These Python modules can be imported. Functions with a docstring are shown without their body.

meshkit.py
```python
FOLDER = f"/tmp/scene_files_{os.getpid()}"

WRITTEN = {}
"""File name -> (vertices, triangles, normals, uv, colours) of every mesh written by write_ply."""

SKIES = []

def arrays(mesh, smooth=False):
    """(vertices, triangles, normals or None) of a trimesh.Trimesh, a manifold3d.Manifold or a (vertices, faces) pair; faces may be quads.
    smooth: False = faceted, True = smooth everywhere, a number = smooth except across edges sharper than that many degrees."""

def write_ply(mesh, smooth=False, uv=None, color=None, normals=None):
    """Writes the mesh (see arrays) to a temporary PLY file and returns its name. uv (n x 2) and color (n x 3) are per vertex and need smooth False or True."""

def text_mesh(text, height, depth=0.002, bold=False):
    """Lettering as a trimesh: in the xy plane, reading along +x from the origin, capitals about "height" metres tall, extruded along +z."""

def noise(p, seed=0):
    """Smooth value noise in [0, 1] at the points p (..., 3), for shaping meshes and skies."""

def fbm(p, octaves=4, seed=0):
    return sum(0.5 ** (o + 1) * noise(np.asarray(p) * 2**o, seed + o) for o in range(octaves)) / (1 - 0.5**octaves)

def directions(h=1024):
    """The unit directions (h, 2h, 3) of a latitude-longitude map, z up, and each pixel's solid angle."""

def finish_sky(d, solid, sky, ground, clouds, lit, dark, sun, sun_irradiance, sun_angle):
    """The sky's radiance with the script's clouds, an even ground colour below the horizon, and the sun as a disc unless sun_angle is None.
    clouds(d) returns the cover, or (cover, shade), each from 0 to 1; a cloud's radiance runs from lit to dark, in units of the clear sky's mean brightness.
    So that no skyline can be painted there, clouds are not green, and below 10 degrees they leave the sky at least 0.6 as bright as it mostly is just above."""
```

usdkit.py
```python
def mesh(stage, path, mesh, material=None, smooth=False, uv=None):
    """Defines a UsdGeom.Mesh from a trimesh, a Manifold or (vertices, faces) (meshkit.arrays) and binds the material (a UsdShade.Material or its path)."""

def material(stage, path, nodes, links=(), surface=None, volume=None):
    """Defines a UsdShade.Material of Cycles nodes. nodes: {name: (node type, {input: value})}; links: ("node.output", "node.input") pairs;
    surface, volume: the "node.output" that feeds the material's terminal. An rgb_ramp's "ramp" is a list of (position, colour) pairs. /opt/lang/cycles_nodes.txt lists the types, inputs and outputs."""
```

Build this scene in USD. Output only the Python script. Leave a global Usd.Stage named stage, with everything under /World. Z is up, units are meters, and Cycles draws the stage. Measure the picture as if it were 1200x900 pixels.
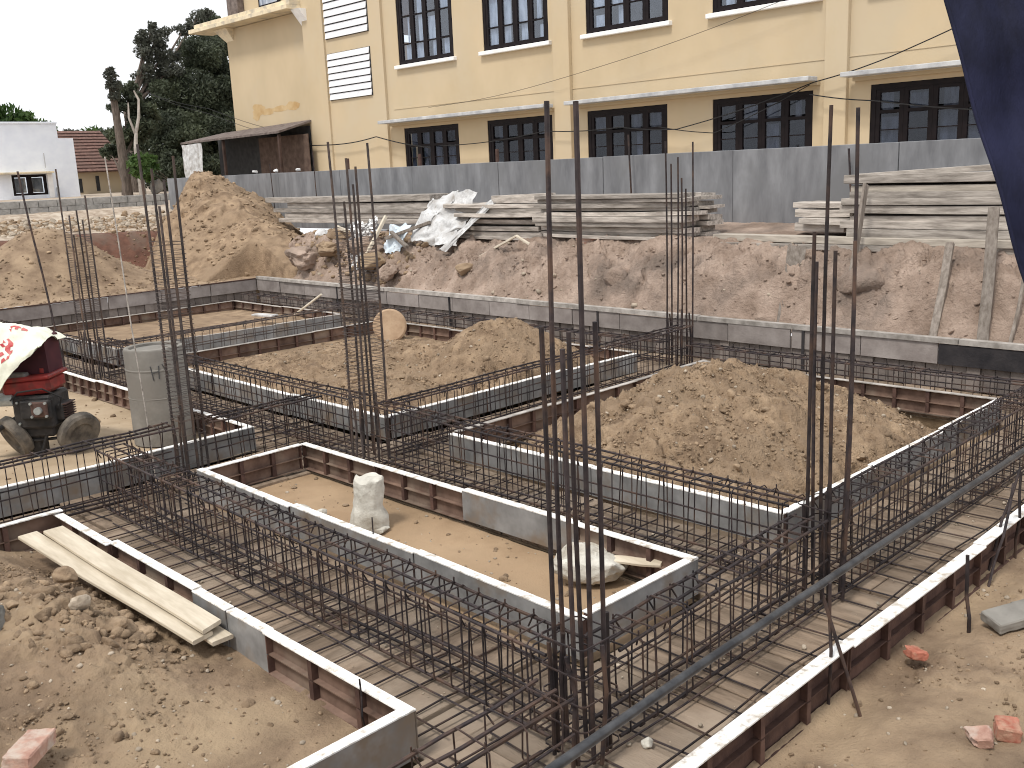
import math, random
import numpy as np, trimesh, usdkit, meshkit
from pxr import Usd, UsdGeom, UsdLux, UsdShade, Gf, Sdf, Vt

stage = Usd.Stage.CreateInMemory()
UsdGeom.SetStageUpAxis(stage, 'Z')
UsdGeom.Xform.Define(stage, '/World')
UsdGeom.Scope.Define(stage, '/World/Looks')
rng = np.random.default_rng(7)
random.seed(7)

# ------------------------------------------------------------------ camera, sky, sun
CAM_Z, FPX = 2.0, 1148.39            # metres above the form tops; focal length in pixels of a 1200 px wide picture
PITCH, ROLL, YAW = .217406, -.0439848, .799181
def camera_axes():
    cy, sy = math.cos(YAW), math.sin(YAW)
    f = np.array([cy*math.cos(PITCH), sy*math.cos(PITCH), -math.sin(PITCH)])
    r = np.array([sy, -cy, 0.]); u = np.cross(r, f)
    return math.cos(ROLL)*r+math.sin(ROLL)*u, -math.sin(ROLL)*r+math.cos(ROLL)*u, f
CR, CU, CF = camera_axes()
cam = UsdGeom.Camera.Define(stage, '/World/camera')
cam.CreateHorizontalApertureAttr(36.0); cam.CreateVerticalApertureAttr(27.0)
cam.CreateFocalLengthAttr(36.0*FPX/1200); cam.CreateClippingRangeAttr(Gf.Vec2f(.05, 2000))
cam.CreateExposureAttr(0.0)
m4 = Gf.Matrix4d(*[float(x) for x in (*CR, 0, *CU, 0, *(-CF), 0, 0, 0, CAM_Z, 1)])
cam.AddTransformOp().Set(m4)

SUN_AZ, SUN_EL = math.radians(188), math.radians(60)      # direction towards the sun, azimuth from +x towards +y
sun_dir = np.array([math.cos(SUN_AZ)*math.cos(SUN_EL), math.sin(SUN_AZ)*math.cos(SUN_EL), math.sin(SUN_EL)])
sky_mat = usdkit.material(stage, '/World/Looks/sky_air', {
    'sky': ('sky_texture', {'sky_type': 'single_scattering', 'sun_disc': False, 'sun_elevation': SUN_EL, 'sun_rotation': math.atan2(sun_dir[0], sun_dir[1]), 'air_density': 1.0, 'aerosol_density': 2.5}),
    'tc': ('texture_coordinate', {}),
    'map': ('mapping', {'scale': (1, 1, 2.2)}),
    'n': ('noise_texture', {'scale': 2.2, 'detail': 6, 'roughness': .55}),
    'mr': ('map_range', {'from_min': .25, 'from_max': .6, 'to_min': .72, 'to_max': 1.0, 'clamp': True}),
    'mix': ('mix_color', {'b': (9.4, 9.5, 9.7), 'use_clamp': False}),
    'bg': ('background_shader', {'strength': .125})},
    [('tc.generated', 'map.vector'), ('map.vector', 'n.vector'), ('n.fac', 'mr.value'), ('mr.result', 'mix.fac'), ('sky.color', 'mix.a'), ('mix.result', 'bg.color')], surface='bg.background')
dome = UsdLux.DomeLight.Define(stage, '/World/sky')
dome.CreateIntensityAttr(1.0)
UsdShade.MaterialBindingAPI.Apply(dome.GetPrim()).Bind(sky_mat)
dome.GetPrim().SetCustomDataByKey('kind', 'structure')
sun = UsdLux.DistantLight.Define(stage, '/World/sun')
sun.CreateNormalizeAttr(True); sun.CreateIntensityAttr(0.7); sun.CreateAngleAttr(11.0); sun.CreateColorAttr(Gf.Vec3f(1.0, .95, .87))
zax = sun_dir; xax = np.cross([0, 0, 1], zax); xax /= np.linalg.norm(xax); yax = np.cross(zax, xax)
sun.AddTransformOp().Set(Gf.Matrix4d(*[float(x) for x in (*xax, 0, *yax, 0, *zax, 0, 0, 0, 30, 1)]))

# ------------------------------------------------------------------ helpers
used = {}
def numbered(parent, name):
    k = (parent, name); n = used.get(k, -1)+1; used[k] = n
    return f'{parent}/{name}' + (f'_{n:03d}' if n else '')
def P(o): return '/World' if o is None else str(o.GetPath())
def tag(o, label=None, cat=None, group=None, kind=None):
    for k, v in (('label', label), ('category', cat), ('group', group), ('kind', kind)):
        if v: o.SetCustomDataByKey(k, v)
    return o
def thing(name, label, cat, loc=(0, 0, 0), rz=0.0, group=None, parent=None):
    x = UsdGeom.Xform.Define(stage, numbered(P(parent), name))
    x.AddTranslateOp().Set(Gf.Vec3d(*map(float, loc)))
    if rz: x.AddRotateZOp().Set(float(rz))
    return tag(x.GetPrim(), label, cat, group)
def xf(name, parent):
    return UsdGeom.Xform.Define(stage, numbered(P(parent), name)).GetPrim()
def obj(name, mesh, mat, parent=None, smooth=False, label=None, cat=None, group=None, kind=None):
    if isinstance(mesh, MB): mesh = mesh.get()
    o = usdkit.mesh(stage, numbered(P(parent), name), mesh, mat, smooth).GetPrim()
    return tag(o, label, cat, group, kind)

class MB:
    """Collects boxes, tubes and faces into one mesh."""
    def __init__(s): s.v, s.f, s.n = [], [], 0
    def add(s, v, f):
        s.v.append(np.asarray(v, float)); s.f.append(np.asarray(f, int)+s.n); s.n += len(v); return s
    def mesh(s, m): return s.add(m.vertices, m.faces)
    def box(s, lo, hi, M=None, bev=0.0):
        lo, hi = np.minimum(lo, hi), np.maximum(lo, hi)
        c, h = (lo+hi)/2, (hi-lo)/2
        if bev:
            b = min(bev, .45*h.min()*2)
            pts = np.array([[sx*(h[0]-(b if k != 0 else 0)), sy*(h[1]-(b if k != 1 else 0)), sz*(h[2]-(b if k != 2 else 0))] for k in range(3) for sx in (-1, 1) for sy in (-1, 1) for sz in (-1, 1)])
            m = trimesh.convex.convex_hull(pts); v, f = np.array(m.vertices)+c, np.array(m.faces)
        else:
            v = np.array([[x, y, z] for x in (-1, 1) for y in (-1, 1) for z in (-1, 1)])*h+c
            f = np.array([[0, 1, 3], [0, 3, 2], [4, 6, 7], [4, 7, 5], [0, 4, 5], [0, 5, 1], [2, 3, 7], [2, 7, 6], [0, 2, 6], [0, 6, 4], [1, 5, 7], [1, 7, 3]])
        if M is not None: v = v@M[:3, :3].T+M[:3, 3]
        return s.add(v, f)
    def tube(s, pts, r, k=6, closed=False, caps=True):
        p = np.asarray(pts, float); n = len(p)
        if closed: t = np.roll(p, -1, 0)-np.roll(p, 1, 0)
        else: t = np.gradient(p, axis=0)
        t /= np.linalg.norm(t, axis=1, keepdims=True)+1e-12
        ref = np.array([0, 0, 1.]) if abs(t[:, 2]).mean() < .8 else np.array([1., 0, 0])
        if closed:
            nn = np.cross(p[1]-p[0], p[2]-p[1])
            for q in range(n):
                nn = np.cross(p[(q+1) % n]-p[q], p[(q+2) % n]-p[(q+1) % n])
                if np.linalg.norm(nn) > 1e-9: break
            ref = nn/np.linalg.norm(nn)
        a = np.cross(t, ref); a /= np.linalg.norm(a, axis=1, keepdims=True)+1e-12
        b = np.cross(t, a); ang = np.arange(k)*2*np.pi/k+np.pi/k
        rr = np.broadcast_to(r, (n,))[:, None, None]
        v = (p[:, None]+rr*(np.cos(ang)[None, :, None]*a[:, None]+np.sin(ang)[None, :, None]*b[:, None])).reshape(-1, 3)
        m = n if closed else n-1
        i, j = np.meshgrid(np.arange(m), np.arange(k), indexing='ij'); i2, j2 = (i+1) % n, (j+1) % k
        q = np.stack([i*k+j, i*k+j2, i2*k+j2, i2*k+j], -1).reshape(-1, 4)
        f = np.vstack([q[:, [0, 1, 2]], q[:, [0, 2, 3]]])
        s.add(v, f[:, ::-1])
        if caps and not closed:
            fan = np.array([[0, x, x+1] for x in range(1, k-1)])
            s.f.append(fan+s.n-len(v)); s.f.append(fan[:, ::-1]+s.n-k)
        return s
    def get(s): return np.vstack(s.v), np.vstack(s.f)

def fbm2(u, v, scale, octaves=4, seed=0, z=0.0):
    p = np.stack([np.asarray(u)*scale, np.asarray(v)*scale, np.full(np.shape(u), z+.37)], -1)
    return meshkit.fbm(p+1000.0, octaves, seed)-.5
def cells(u, v, size, seed, tilt=.5):
    """Broken-clod relief: every cell of an irregular mosaic is a small tilted facet."""
    from scipy.spatial import cKDTree
    u, v = np.asarray(u, float), np.asarray(v, float)
    a0, a1, b0, b1 = math.floor(u.min())-1, math.ceil(u.max())+1, math.floor(v.min())-1, math.ceil(v.max())+1
    r = np.random.default_rng(seed+int(a0*31+b0*17+1000)); n = int((a1-a0)*(b1-b0)/size**2)
    pts = np.stack([r.uniform(a0, a1, n), r.uniform(b0, b1, n)], 1); hgt = r.uniform(-.5, .5, n)**1; sl = r.normal(0, tilt, (n, 2))
    wu, wv = u+size*.9*fbm2(u, v, 1.6/size, 2, seed+1), v+size*.9*fbm2(u, v, 1.6/size, 2, seed+2)
    q = np.stack([wu.ravel(), wv.ravel()], 1); d, k = cKDTree(pts).query(q)
    o = hgt[k]+((q-pts[k])/size*sl[k]).sum(1)
    return np.clip(o, -.8, .8).reshape(u.shape)
def sstep(a, b, x):
    t = np.clip((np.asarray(x, float)-a)/(b-a), 0, 1); return t*t*(3-2*t)
def rotM(loc, rx=0, ry=0, rz=0):
    return trimesh.transformations.translation_matrix(loc)@trimesh.transformations.euler_matrix(rx, ry, rz, 'sxyz')
def grid_mesh(us, vs, fn, keep=None):
    U, V = np.meshgrid(us, vs, indexing='ij'); Z = fn(U, V)
    v = np.stack([U, V, Z], -1).reshape(-1, 3); n, m = len(us), len(vs)
    i, j = np.meshgrid(np.arange(n-1), np.arange(m-1), indexing='ij')
    q = np.stack([i*m+j, (i+1)*m+j, (i+1)*m+j+1, i*m+j+1], -1).reshape(-1, 4)
    if keep is not None:
        ok = keep(U, V, Z).ravel(); q = q[ok[q].any(1)]
    f = np.vstack([q[:, [0, 1, 2]], q[:, [0, 2, 3]]])
    if keep is not None:
        ids = np.unique(f); re = np.zeros(len(v), int); re[ids] = np.arange(len(ids)); v, f = v[ids], re[f]
    return v, f
def lin(a, b, step): return np.linspace(a, b, max(2, int(round((b-a)/step))+1))

# ------------------------------------------------------------------ materials
def mat(name, c1, c2, scale=6.0, rough=.85, detail=6, bump=0.0, bscale=40.0, c3=None, scale3=1.2, metal=0.0, rnd=0.0, stretch=None, spec=.3, pos='geo', lo=.35, hi=.65, bdist=.02):
    nodes = {'g': ('geometry', {}), 'mp': ('mapping', {'scale': stretch or (1, 1, 1)}),
             'n': ('noise_texture', {'scale': scale, 'detail': detail, 'roughness': .6}),
             'r': ('rgb_ramp', {'ramp': [(lo, c1), (hi, c2)]}),
             'p': ('principled_bsdf', {'roughness': rough, 'metallic': metal, 'specular_ior_level': spec})}
    links = [('g.position', 'mp.vector'), ('mp.vector', 'n.vector'), ('n.fac', 'r.fac')]
    out = 'r.color'
    if c3 is not None:
        nodes['n3'] = ('noise_texture', {'scale': scale3, 'detail': 5, 'roughness': .6})
        nodes['m3'] = ('map_range', {'from_min': .48, 'from_max': .66, 'clamp': True})
        nodes['x3'] = ('mix_color', {'b': c3})
        links += [('g.position', 'n3.vector'), ('n3.fac', 'm3.value'), ('m3.result', 'x3.fac'), (out, 'x3.a')]; out = 'x3.result'
    if rnd:
        nodes['oi'] = ('object_info', {})
        nodes['mr'] = ('map_range', {'to_min': 1-rnd, 'to_max': 1+rnd})
        nodes['hs'] = ('hsv', {})
        links += [('oi.random', 'mr.value'), ('mr.result', 'hs.value'), (out, 'hs.color')]; out = 'hs.color'
    links.append((out, 'p.base_color'))
    if bump:
        nodes['nb'] = ('noise_texture', {'scale': bscale, 'detail': 8, 'roughness': .65})
        nodes['b'] = ('bump', {'strength': bump, 'distance': bdist})
        links += [('mp.vector', 'nb.vector'), ('nb.fac', 'b.height'), ('b.normal', 'p.normal')]
    return usdkit.material(stage, '/World/Looks/'+name, nodes, links, surface='p.BSDF')
M = {}
M['soil'] = mat('soil', (.15, .103, .068), (.30, .215, .142), 3.5, .95, 8, .9, 60, c3=(.36, .27, .175), scale3=.9, bdist=.015)
M['soil_dark'] = mat('soil_dark', (.17, .117, .078), (.34, .25, .167), 3.0, .95, 8, .9, 60, c3=(.39, .29, .19), scale3=.7, bdist=.015)
M['sand'] = mat('sand', (.30, .205, .125), (.40, .285, .18), 2.2, .95, 8, .6, 80, c3=(.24, .165, .10), scale3=1.1, bdist=.01)
M['sand_pale'] = mat('sand_pale', (.33, .25, .165), (.47, .37, .26), 2.2, .95, 8, .7, 60, c3=(.28, .21, .14), scale3=1.1, bdist=.012)
M['heap'] = mat('heap_soil', (.20, .136, .087), (.41, .295, .193), 5, .95, 8, 1.0, 50, c3=(.29, .208, .137), scale3=1.6, bdist=.035)
M['bank'] = mat('bank_soil', (.24, .175, .135), (.46, .355, .29), 2.4, .95, 9, 1.0, 26, c3=(.19, .15, .125), scale3=1.3, bdist=.05)
M['road'] = mat('gravel_road', (.26, .2, .15), (.42, .35, .28), 6, .95, 8, .7, 30, c3=(.5, .44, .36), scale3=1.5)
M['red_earth'] = mat('red_earth', (.095, .05, .037), (.17, .085, .06), 5, .95, 8, .7, 30, c3=(.16, .125, .1), scale3=1.2)
M['clod'] = mat('clod', (.17, .12, .078), (.37, .27, .18), 9, .95, 6, .8, 70, rnd=.18)
M['stone'] = mat('stone', (.26, .215, .165), (.44, .375, .30), 14, .9, 6, .5, 60, rnd=.2)
M['greystone'] = mat('grey_stone', (.10, .10, .095), (.2, .195, .18), 14, .9, 6, .6, 50)
M['board'] = mat('floor_board', (.14, .103, .074), (.27, .203, .148), 4, .9, 9, .6, 25, c3=(.30, .24, .185), scale3=1.5, rnd=.2, stretch=(1, 5, 5))
M['board_u'] = mat('floor_board_long', (.14, .103, .074), (.27, .203, .148), 4, .9, 9, .6, 25, c3=(.30, .24, .185), scale3=1.5, rnd=.2, stretch=(5, 1, 5))
M['trench'] = mat('trench_mud', (.12, .085, .052), (.22, .16, .1), 5, .95, 8, .5, 40)
M['rebar'] = mat('rebar_steel', (.017, .014, .016), (.048, .036, .036), 16, .66, 6, .5, 160, c3=(.085, .052, .038), scale3=5, metal=.1, rnd=.3, bdist=.004)
M['rebar_dusty'] = mat('rebar_dusty', (.04, .033, .033), (.095, .076, .07), 14, .75, 6, .5, 160, c3=(.12, .08, .06), scale3=5, metal=.05, rnd=.3, bdist=.004)
M['steel_face'] = mat('form_face', (.155, .155, .155), (.275, .275, .275), 5, .6, 8, .25, 60, c3=(.19, .15, .115), scale3=3.5, metal=.1, rnd=.2, bdist=.004)
M['steel_back'] = mat('form_back', (.10, .062, .048), (.225, .15, .115), 6, .75, 8, .3, 60, c3=(.24, .19, .15), scale3=2.5, rnd=.22, bdist=.004)
M['steel_rib'] = mat('form_rib', (.055, .03, .026), (.12, .07, .055), 8, .7, 6, .3, 60, rnd=.3)
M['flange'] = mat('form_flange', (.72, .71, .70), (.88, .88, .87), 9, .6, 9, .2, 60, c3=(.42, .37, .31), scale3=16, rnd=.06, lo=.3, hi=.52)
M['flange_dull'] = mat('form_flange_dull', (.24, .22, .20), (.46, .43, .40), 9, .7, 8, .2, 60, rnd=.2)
M['far_face'] = mat('far_form_face', (.19, .165, .155), (.30, .27, .255), 4, .7, 8, .2, 40, rnd=.2)
M['far_dark'] = mat('far_form_dark', (.016, .015, .018), (.04, .036, .038), 5, .6, 6, .2, 40, rnd=.25)
M['far_lower'] = mat('far_form_lower', (.12, .10, .092), (.215, .188, .17), 5, .8, 8, .2, 40, rnd=.3)
M['pipe'] = mat('pipe_steel', (.035, .036, .04), (.085, .087, .092), 12, .36, 6, .1, 60, metal=.45)
M['timber'] = mat('timber_grey', (.22, .195, .172), (.50, .455, .41), 3, .9, 9, .6, 14, rnd=.28, stretch=(8, 1, 8), bdist=.01)
M['timber_pale'] = mat('timber_pale', (.27, .24, .205), (.47, .425, .365), 3, .85, 9, .4, 14, rnd=.1, stretch=(8, 1, 8), bdist=.008)
M['plank_new'] = mat('plank_new', (.46, .395, .30), (.63, .56, .45), 2.2, .75, 9, .25, 20, rnd=.08, stretch=(9, 1.2, 9), bdist=.004)
M['post'] = mat('post_wood', (.15, .125, .105), (.28, .245, .215), 5, .85, 8, .4, 30, rnd=.2, stretch=(6, 6, 1))
M['concrete_wall'] = mat('concrete_wall', (.14, .143, .153), (.24, .245, .258), 2.6, .9, 9, .35, 20, c3=(.165, .168, .175), scale3=1.1, stretch=(1, 1.5, .42), bdist=.01)
M['concrete'] = mat('concrete', (.165, .155, .14), (.25, .237, .215), 5, .9, 8, .25, 40, c3=(.2, .185, .165), scale3=2)
M['concrete_light'] = mat('concrete_light', (.44, .42, .37), (.62, .6, .54), 9, .9, 8, .5, 30, c3=(.35, .32, .27), scale3=5)
M['block_wall'] = mat('block_wall', (.22, .215, .205), (.36, .35, .335), 7, .95, 8, .5, 20)
M['yellow'] = mat('yellow_plaster', (.49, .395, .26), (.545, .44, .295), .7, .9, 7, .12, 30, c3=(.515, .43, .305), scale3=.35, stretch=(1, 1, .6))
M['yellow_stain'] = mat('yellow_stained', (.40, .24, .09), (.56, .42, .24), 1.4, .9, 8, .12, 30)
M['cream'] = mat('cream_trim', (.62, .53, .38), (.74, .64, .46), 2, .9, 6, .1, 30, c3=(.45, .4, .32), scale3=2.5)
M['white_trim'] = mat('white_trim', (.74, .74, .74), (.86, .86, .86), 4, .7, 6)
M['canopy'] = mat('canopy_concrete', (.33, .34, .36), (.52, .53, .54), 3, .85, 8, .2, 20)
M['frame'] = mat('window_frame', (.007, .005, .006), (.013, .009, .010), 6, .5, 4, spec=.15)
M['louvre'] = mat('louvre', (.66, .68, .72), (.8, .81, .84), 5, .7, 6)
M['dark_gap'] = mat('dark_gap', (.03, .03, .032), (.05, .05, .05), 5, .8, 4)
M['white_house'] = mat('white_house', (.70, .74, .82), (.80, .84, .9), 2, .9, 6)
M['roof_tile'] = mat('roof_tile', (.11, .062, .052), (.23, .135, .11), 7, .9, 8, .6, 14, c3=(.14, .09, .075), scale3=.8)
M['shed_roof'] = mat('shed_roof', (.09, .07, .065), (.2, .165, .15), 5, .9, 8, .3, 20)
M['shed_dark'] = mat('shed_dark', (.035, .022, .018), (.08, .05, .04), 4, .9, 6)
M['bark'] = mat('bark', (.07, .055, .045), (.16, .13, .11), 6, .95, 8, .6, 20, stretch=(3, 3, .7))
M['pale_bark'] = mat('pale_bark', (.3, .27, .24), (.48, .44, .4), 6, .95, 8, .4, 20)
M['post_dark'] = mat('post_dark', (.07, .045, .036), (.13, .09, .07), 4, .9, 6)
M['tarp'] = mat('tarpaulin', (.004, .005, .018), (.009, .011, .034), 30, .85, 8, .6, 120, c3=(.013, .015, .045), scale3=5, bdist=.004, stretch=(1, 1, .4))
M['sack'] = mat('sack', (.66, .68, .56), (.82, .83, .72), 8, .75, 6, .3, 40)
M['print'] = mat('sack_print', (.42, .05, .06), (.6, .22, .2), 18, .8, 6)
M['red_paint'] = mat('red_paint', (.14, .015, .014), (.26, .03, .026), 10, .5, 6, .1, 40, c3=(.10, .03, .025), scale3=9)
M['maroon'] = mat('maroon', (.035, .006, .012), (.06, .012, .018), 8, .6, 5)
M['black_iron'] = mat('black_iron', (.012, .012, .013), (.04, .036, .034), 12, .55, 6, .3, 60)
M['grey_metal'] = mat('grey_metal', (.25, .27, .27), (.42, .44, .43), 12, .5, 6, metal=.4)
M['tyre'] = mat('dusty_tyre', (.07, .062, .055), (.2, .175, .145), 9, .9, 6, .3, 60)
M['terracotta'] = mat('terracotta', (.33, .225, .145), (.47, .345, .235), 6, .9, 6, .2, 40)
M['brick'] = mat('brick', (.33, .1, .065), (.48, .2, .14), 18, .9, 7, .4, 60, c3=(.45, .28, .2), scale3=12, rnd=.15)
M['brick_pink'] = mat('brick_pink', (.36, .2, .155), (.52, .34, .27), 16, .9, 7, .4, 60, c3=(.5, .42, .36), scale3=10)
M['plastic_white'] = mat('plastic_white', (.42, .42, .42), (.72, .73, .74), 10, .6, 6, .6, 24, c3=(.30, .28, .26), scale3=5)
M['plastic_blue'] = mat('plastic_blue', (.5, .58, .66), (.66, .73, .78), 10, .6, 6, .5, 24)
M['speckled'] = mat('speckled_debris', (.12, .11, .11), (.75, .75, .74), 16, .8, 7, .5, 30, lo=.45, hi=.56)
M['cable'] = mat('cable', (.012, .012, .014), (.02, .02, .02), 6, .6, 3)
M['rope'] = mat('batten', (.48, .42, .33), (.66, .6, .5), 7, .8, 6)
M['ink'] = mat('ink', (.05, .05, .05), (.08, .08, .08), 9, .8, 4)
def glass_mat(name, tint, fac=.10):
    return usdkit.material(stage, '/World/Looks/'+name, {
        't': ('transparent_bsdf', {'color': tint}), 'g': ('glossy_bsdf', {'roughness': .03, 'color': (.9, .93, 1.0)}), 'm': ('mix_closure', {'fac': fac})},
        [('t.BSDF', 'm.closure1'), ('g.BSDF', 'm.closure2')], surface='m.closure')
M['glass'] = glass_mat('window_glass', (.9, .93, .96))
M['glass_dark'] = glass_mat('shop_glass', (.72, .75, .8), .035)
M['curtain'] = mat('curtain', (.20, .235, .30), (.44, .48, .56), 1.6, .9, 4, stretch=(1, 4, 1))
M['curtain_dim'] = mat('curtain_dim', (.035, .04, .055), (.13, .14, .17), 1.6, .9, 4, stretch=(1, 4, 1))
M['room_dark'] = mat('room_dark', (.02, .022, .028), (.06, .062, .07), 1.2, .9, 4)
def leaf_mat(name, a, b):
    return usdkit.material(stage, '/World/Looks/'+name, {
        'g': ('geometry', {}), 'n': ('noise_texture', {'scale': .7, 'detail': 3}), 'r': ('rgb_ramp', {'ramp': [(.35, a), (.65, b)]}),
        'w': ('map_range', {'to_min': .65, 'to_max': 1.35}), 'h': ('hsv', {}),
        'd': ('principled_bsdf', {'roughness': .6, 'specular_ior_level': .3}), 't': ('translucent_bsdf', {}), 'm': ('mix_closure', {'fac': .25})},
        [('g.position', 'n.vector'), ('n.fac', 'r.fac'), ('g.random_per_island', 'w.value'), ('w.result', 'h.value'), ('r.color', 'h.color'), ('h.color', 'd.base_color'), ('h.color', 't.color'), ('d.BSDF', 'm.closure1'), ('t.BSDF', 'm.closure2')], surface='m.closure')
M['leaf'] = leaf_mat('leaf_dark', (.06, .075, .05), (.135, .16, .095))
M['leaf_grey'] = leaf_mat('leaf_grey', (.075, .08, .066), (.15, .16, .125))
M['leaf_bright'] = leaf_mat('leaf_bright', (.05, .11, .025), (.11, .19, .05))

# ------------------------------------------------------------------ the ground: soil inside and round the footings
ISL = {'I0': (-1.0, 2.06, 2.72, 6.28), 'I1': (3.04, 3.95, 2.74, 6.38), 'I2': (4.78, 8.2, 2.74, 5.64), 'I3': (4.80, 8.2, 6.48, 10.97), 'I4': (4.9, 8.24, 12.0, 15.1), 'L': (0.0, 3.95, 7.12, 11.3)}
def soil_I0(u, v):
    d = 2.06-u
    rise = sstep(.15, .75, d)*sstep(3.1, 4.5, v)
    z = -.205+.17*rise+.05*sstep(.5, 1.6, d)
    amp = .25+.75*sstep(3.0, 3.9, v)
    z += amp*(.10*fbm2(u, v, 1.6, 5, 3)+.055*fbm2(u, v, 7, 5, 4)*(.4+rise)) + .01*fbm2(u, v, 30, 3, 5)
    rub = np.exp(-((u-1.55)/.42)**2-((v-4.7)/.75)**2)
    z += .09*np.exp(-((u-1.5)/.28)**2-((v-4.75)/.5)**2)
    if np.ndim(u) == 2: z += rub*(.035*cells(u, v, .075, 301)+.014*cells(u, v, .03, 302))+.016*cells(u, v, .06, 303)*sstep(3.2, 3.9, v)*sstep(-.02, .1, fbm2(u, v, 1.8, 3, 200))
    return z
def soil_I1(u, v):
    return -.245+.05*fbm2(u, v, 1.5, 4, 11)+.018*fbm2(u, v, 7, 4, 12)
def soil_I2(u, v):
    return -.27-.14*np.exp(-((u-8.0)/.45)**2-((v-3.5)/.7)**2)+.06*fbm2(u, v, 2, 4, 21)
def soil_I3(u, v):
    return -.16+.09*fbm2(u, v, 1.2, 5, 31)+.03*fbm2(u, v, 6, 4, 32)
def soil_I4(u, v):
    return -.13+.10*fbm2(u, v, 1.1, 4, 41)+.02*fbm2(u, v, 6, 3, 42)
def soil_L(u, v):
    return -.2+.10*fbm2(u, v, .9, 4, 51)+.02*fbm2(u, v, 6, 3, 52)+.05*np.exp(-((u-3.3)/.22)**2-((v-8.9)/.3)**2)
def soil_R(u, v):
    d = 1.78-v
    z = -.215+.09*sstep(.2, 1.2, d)-.03*sstep(0, .1, d)*(1-sstep(.1, .3, d))
    if np.ndim(u) == 2: z = z+.02*cells(u, v, .07, 305)*sstep(.0, .14, fbm2(u, v, 1.5, 3, 201))*sstep(.05, .3, d)
    return z+.11*fbm2(u, v, 1.3, 5, 61)*sstep(.02, .5, d)+.055*fbm2(u, v, 5, 5, 62)*sstep(.05, .4, d)+.012*fbm2(u, v, 26, 3, 63)
def bank_top(v):
    return 1.03-.12*sstep(9, 11.5, v)-.12*sstep(12.5, 14.5, v)+.1*sstep(1, -3, v)
def land_bank(u, v):
    w = .10*fbm2(u*0, v, 1.1, 4, 71)+.12*fbm2(u, v, .8, 3, 75)
    t = np.clip((u-9.34-w*1.2)/(1.02+.3*sstep(6, 12, v)), 0, 1)
    prof = .62*sstep(0, .55, t)+.38*sstep(.45, 1, t)
    top = bank_top(v)
    z = .16+(top-.16)*prof+.08*sstep(10.6, 12, u)
    rough = np.sin(np.pi*np.clip(t, 0, 1))
    ridg = np.abs(fbm2(u, v, 1.7, 5, 73))
    sh = fbm2(u+.6*v, v*.5, 3.2, 5, 76)
    z += rough*(.34*fbm2(u, v, 2.0, 5, 72)-.46*ridg+.14-.30*np.abs(sh))+(.2*fbm2(u, v, 5, 5, 74)*(.15+rough)+((.085*cells(u, v, .26, 311)*sstep(-.06, .1, fbm2(u, v, 1.1, 3, 79))+.045*cells(u, v, .10, 312))*np.clip(rough+.1, 0, 1) if np.ndim(u) == 2 else 0))-.22*np.abs(fbm2(u, v, 7, 4, 77))*rough+.06*rough+.03*fbm2(u, v, 22, 3, 78)
    # left-hand rubble and the foot of the big spoil heap
    z += .30*sstep(12.4, 14.5, v)*sstep(9.3, 10.2, u)*(1-sstep(10.4, 11.6, u))*.5
    return z
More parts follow.
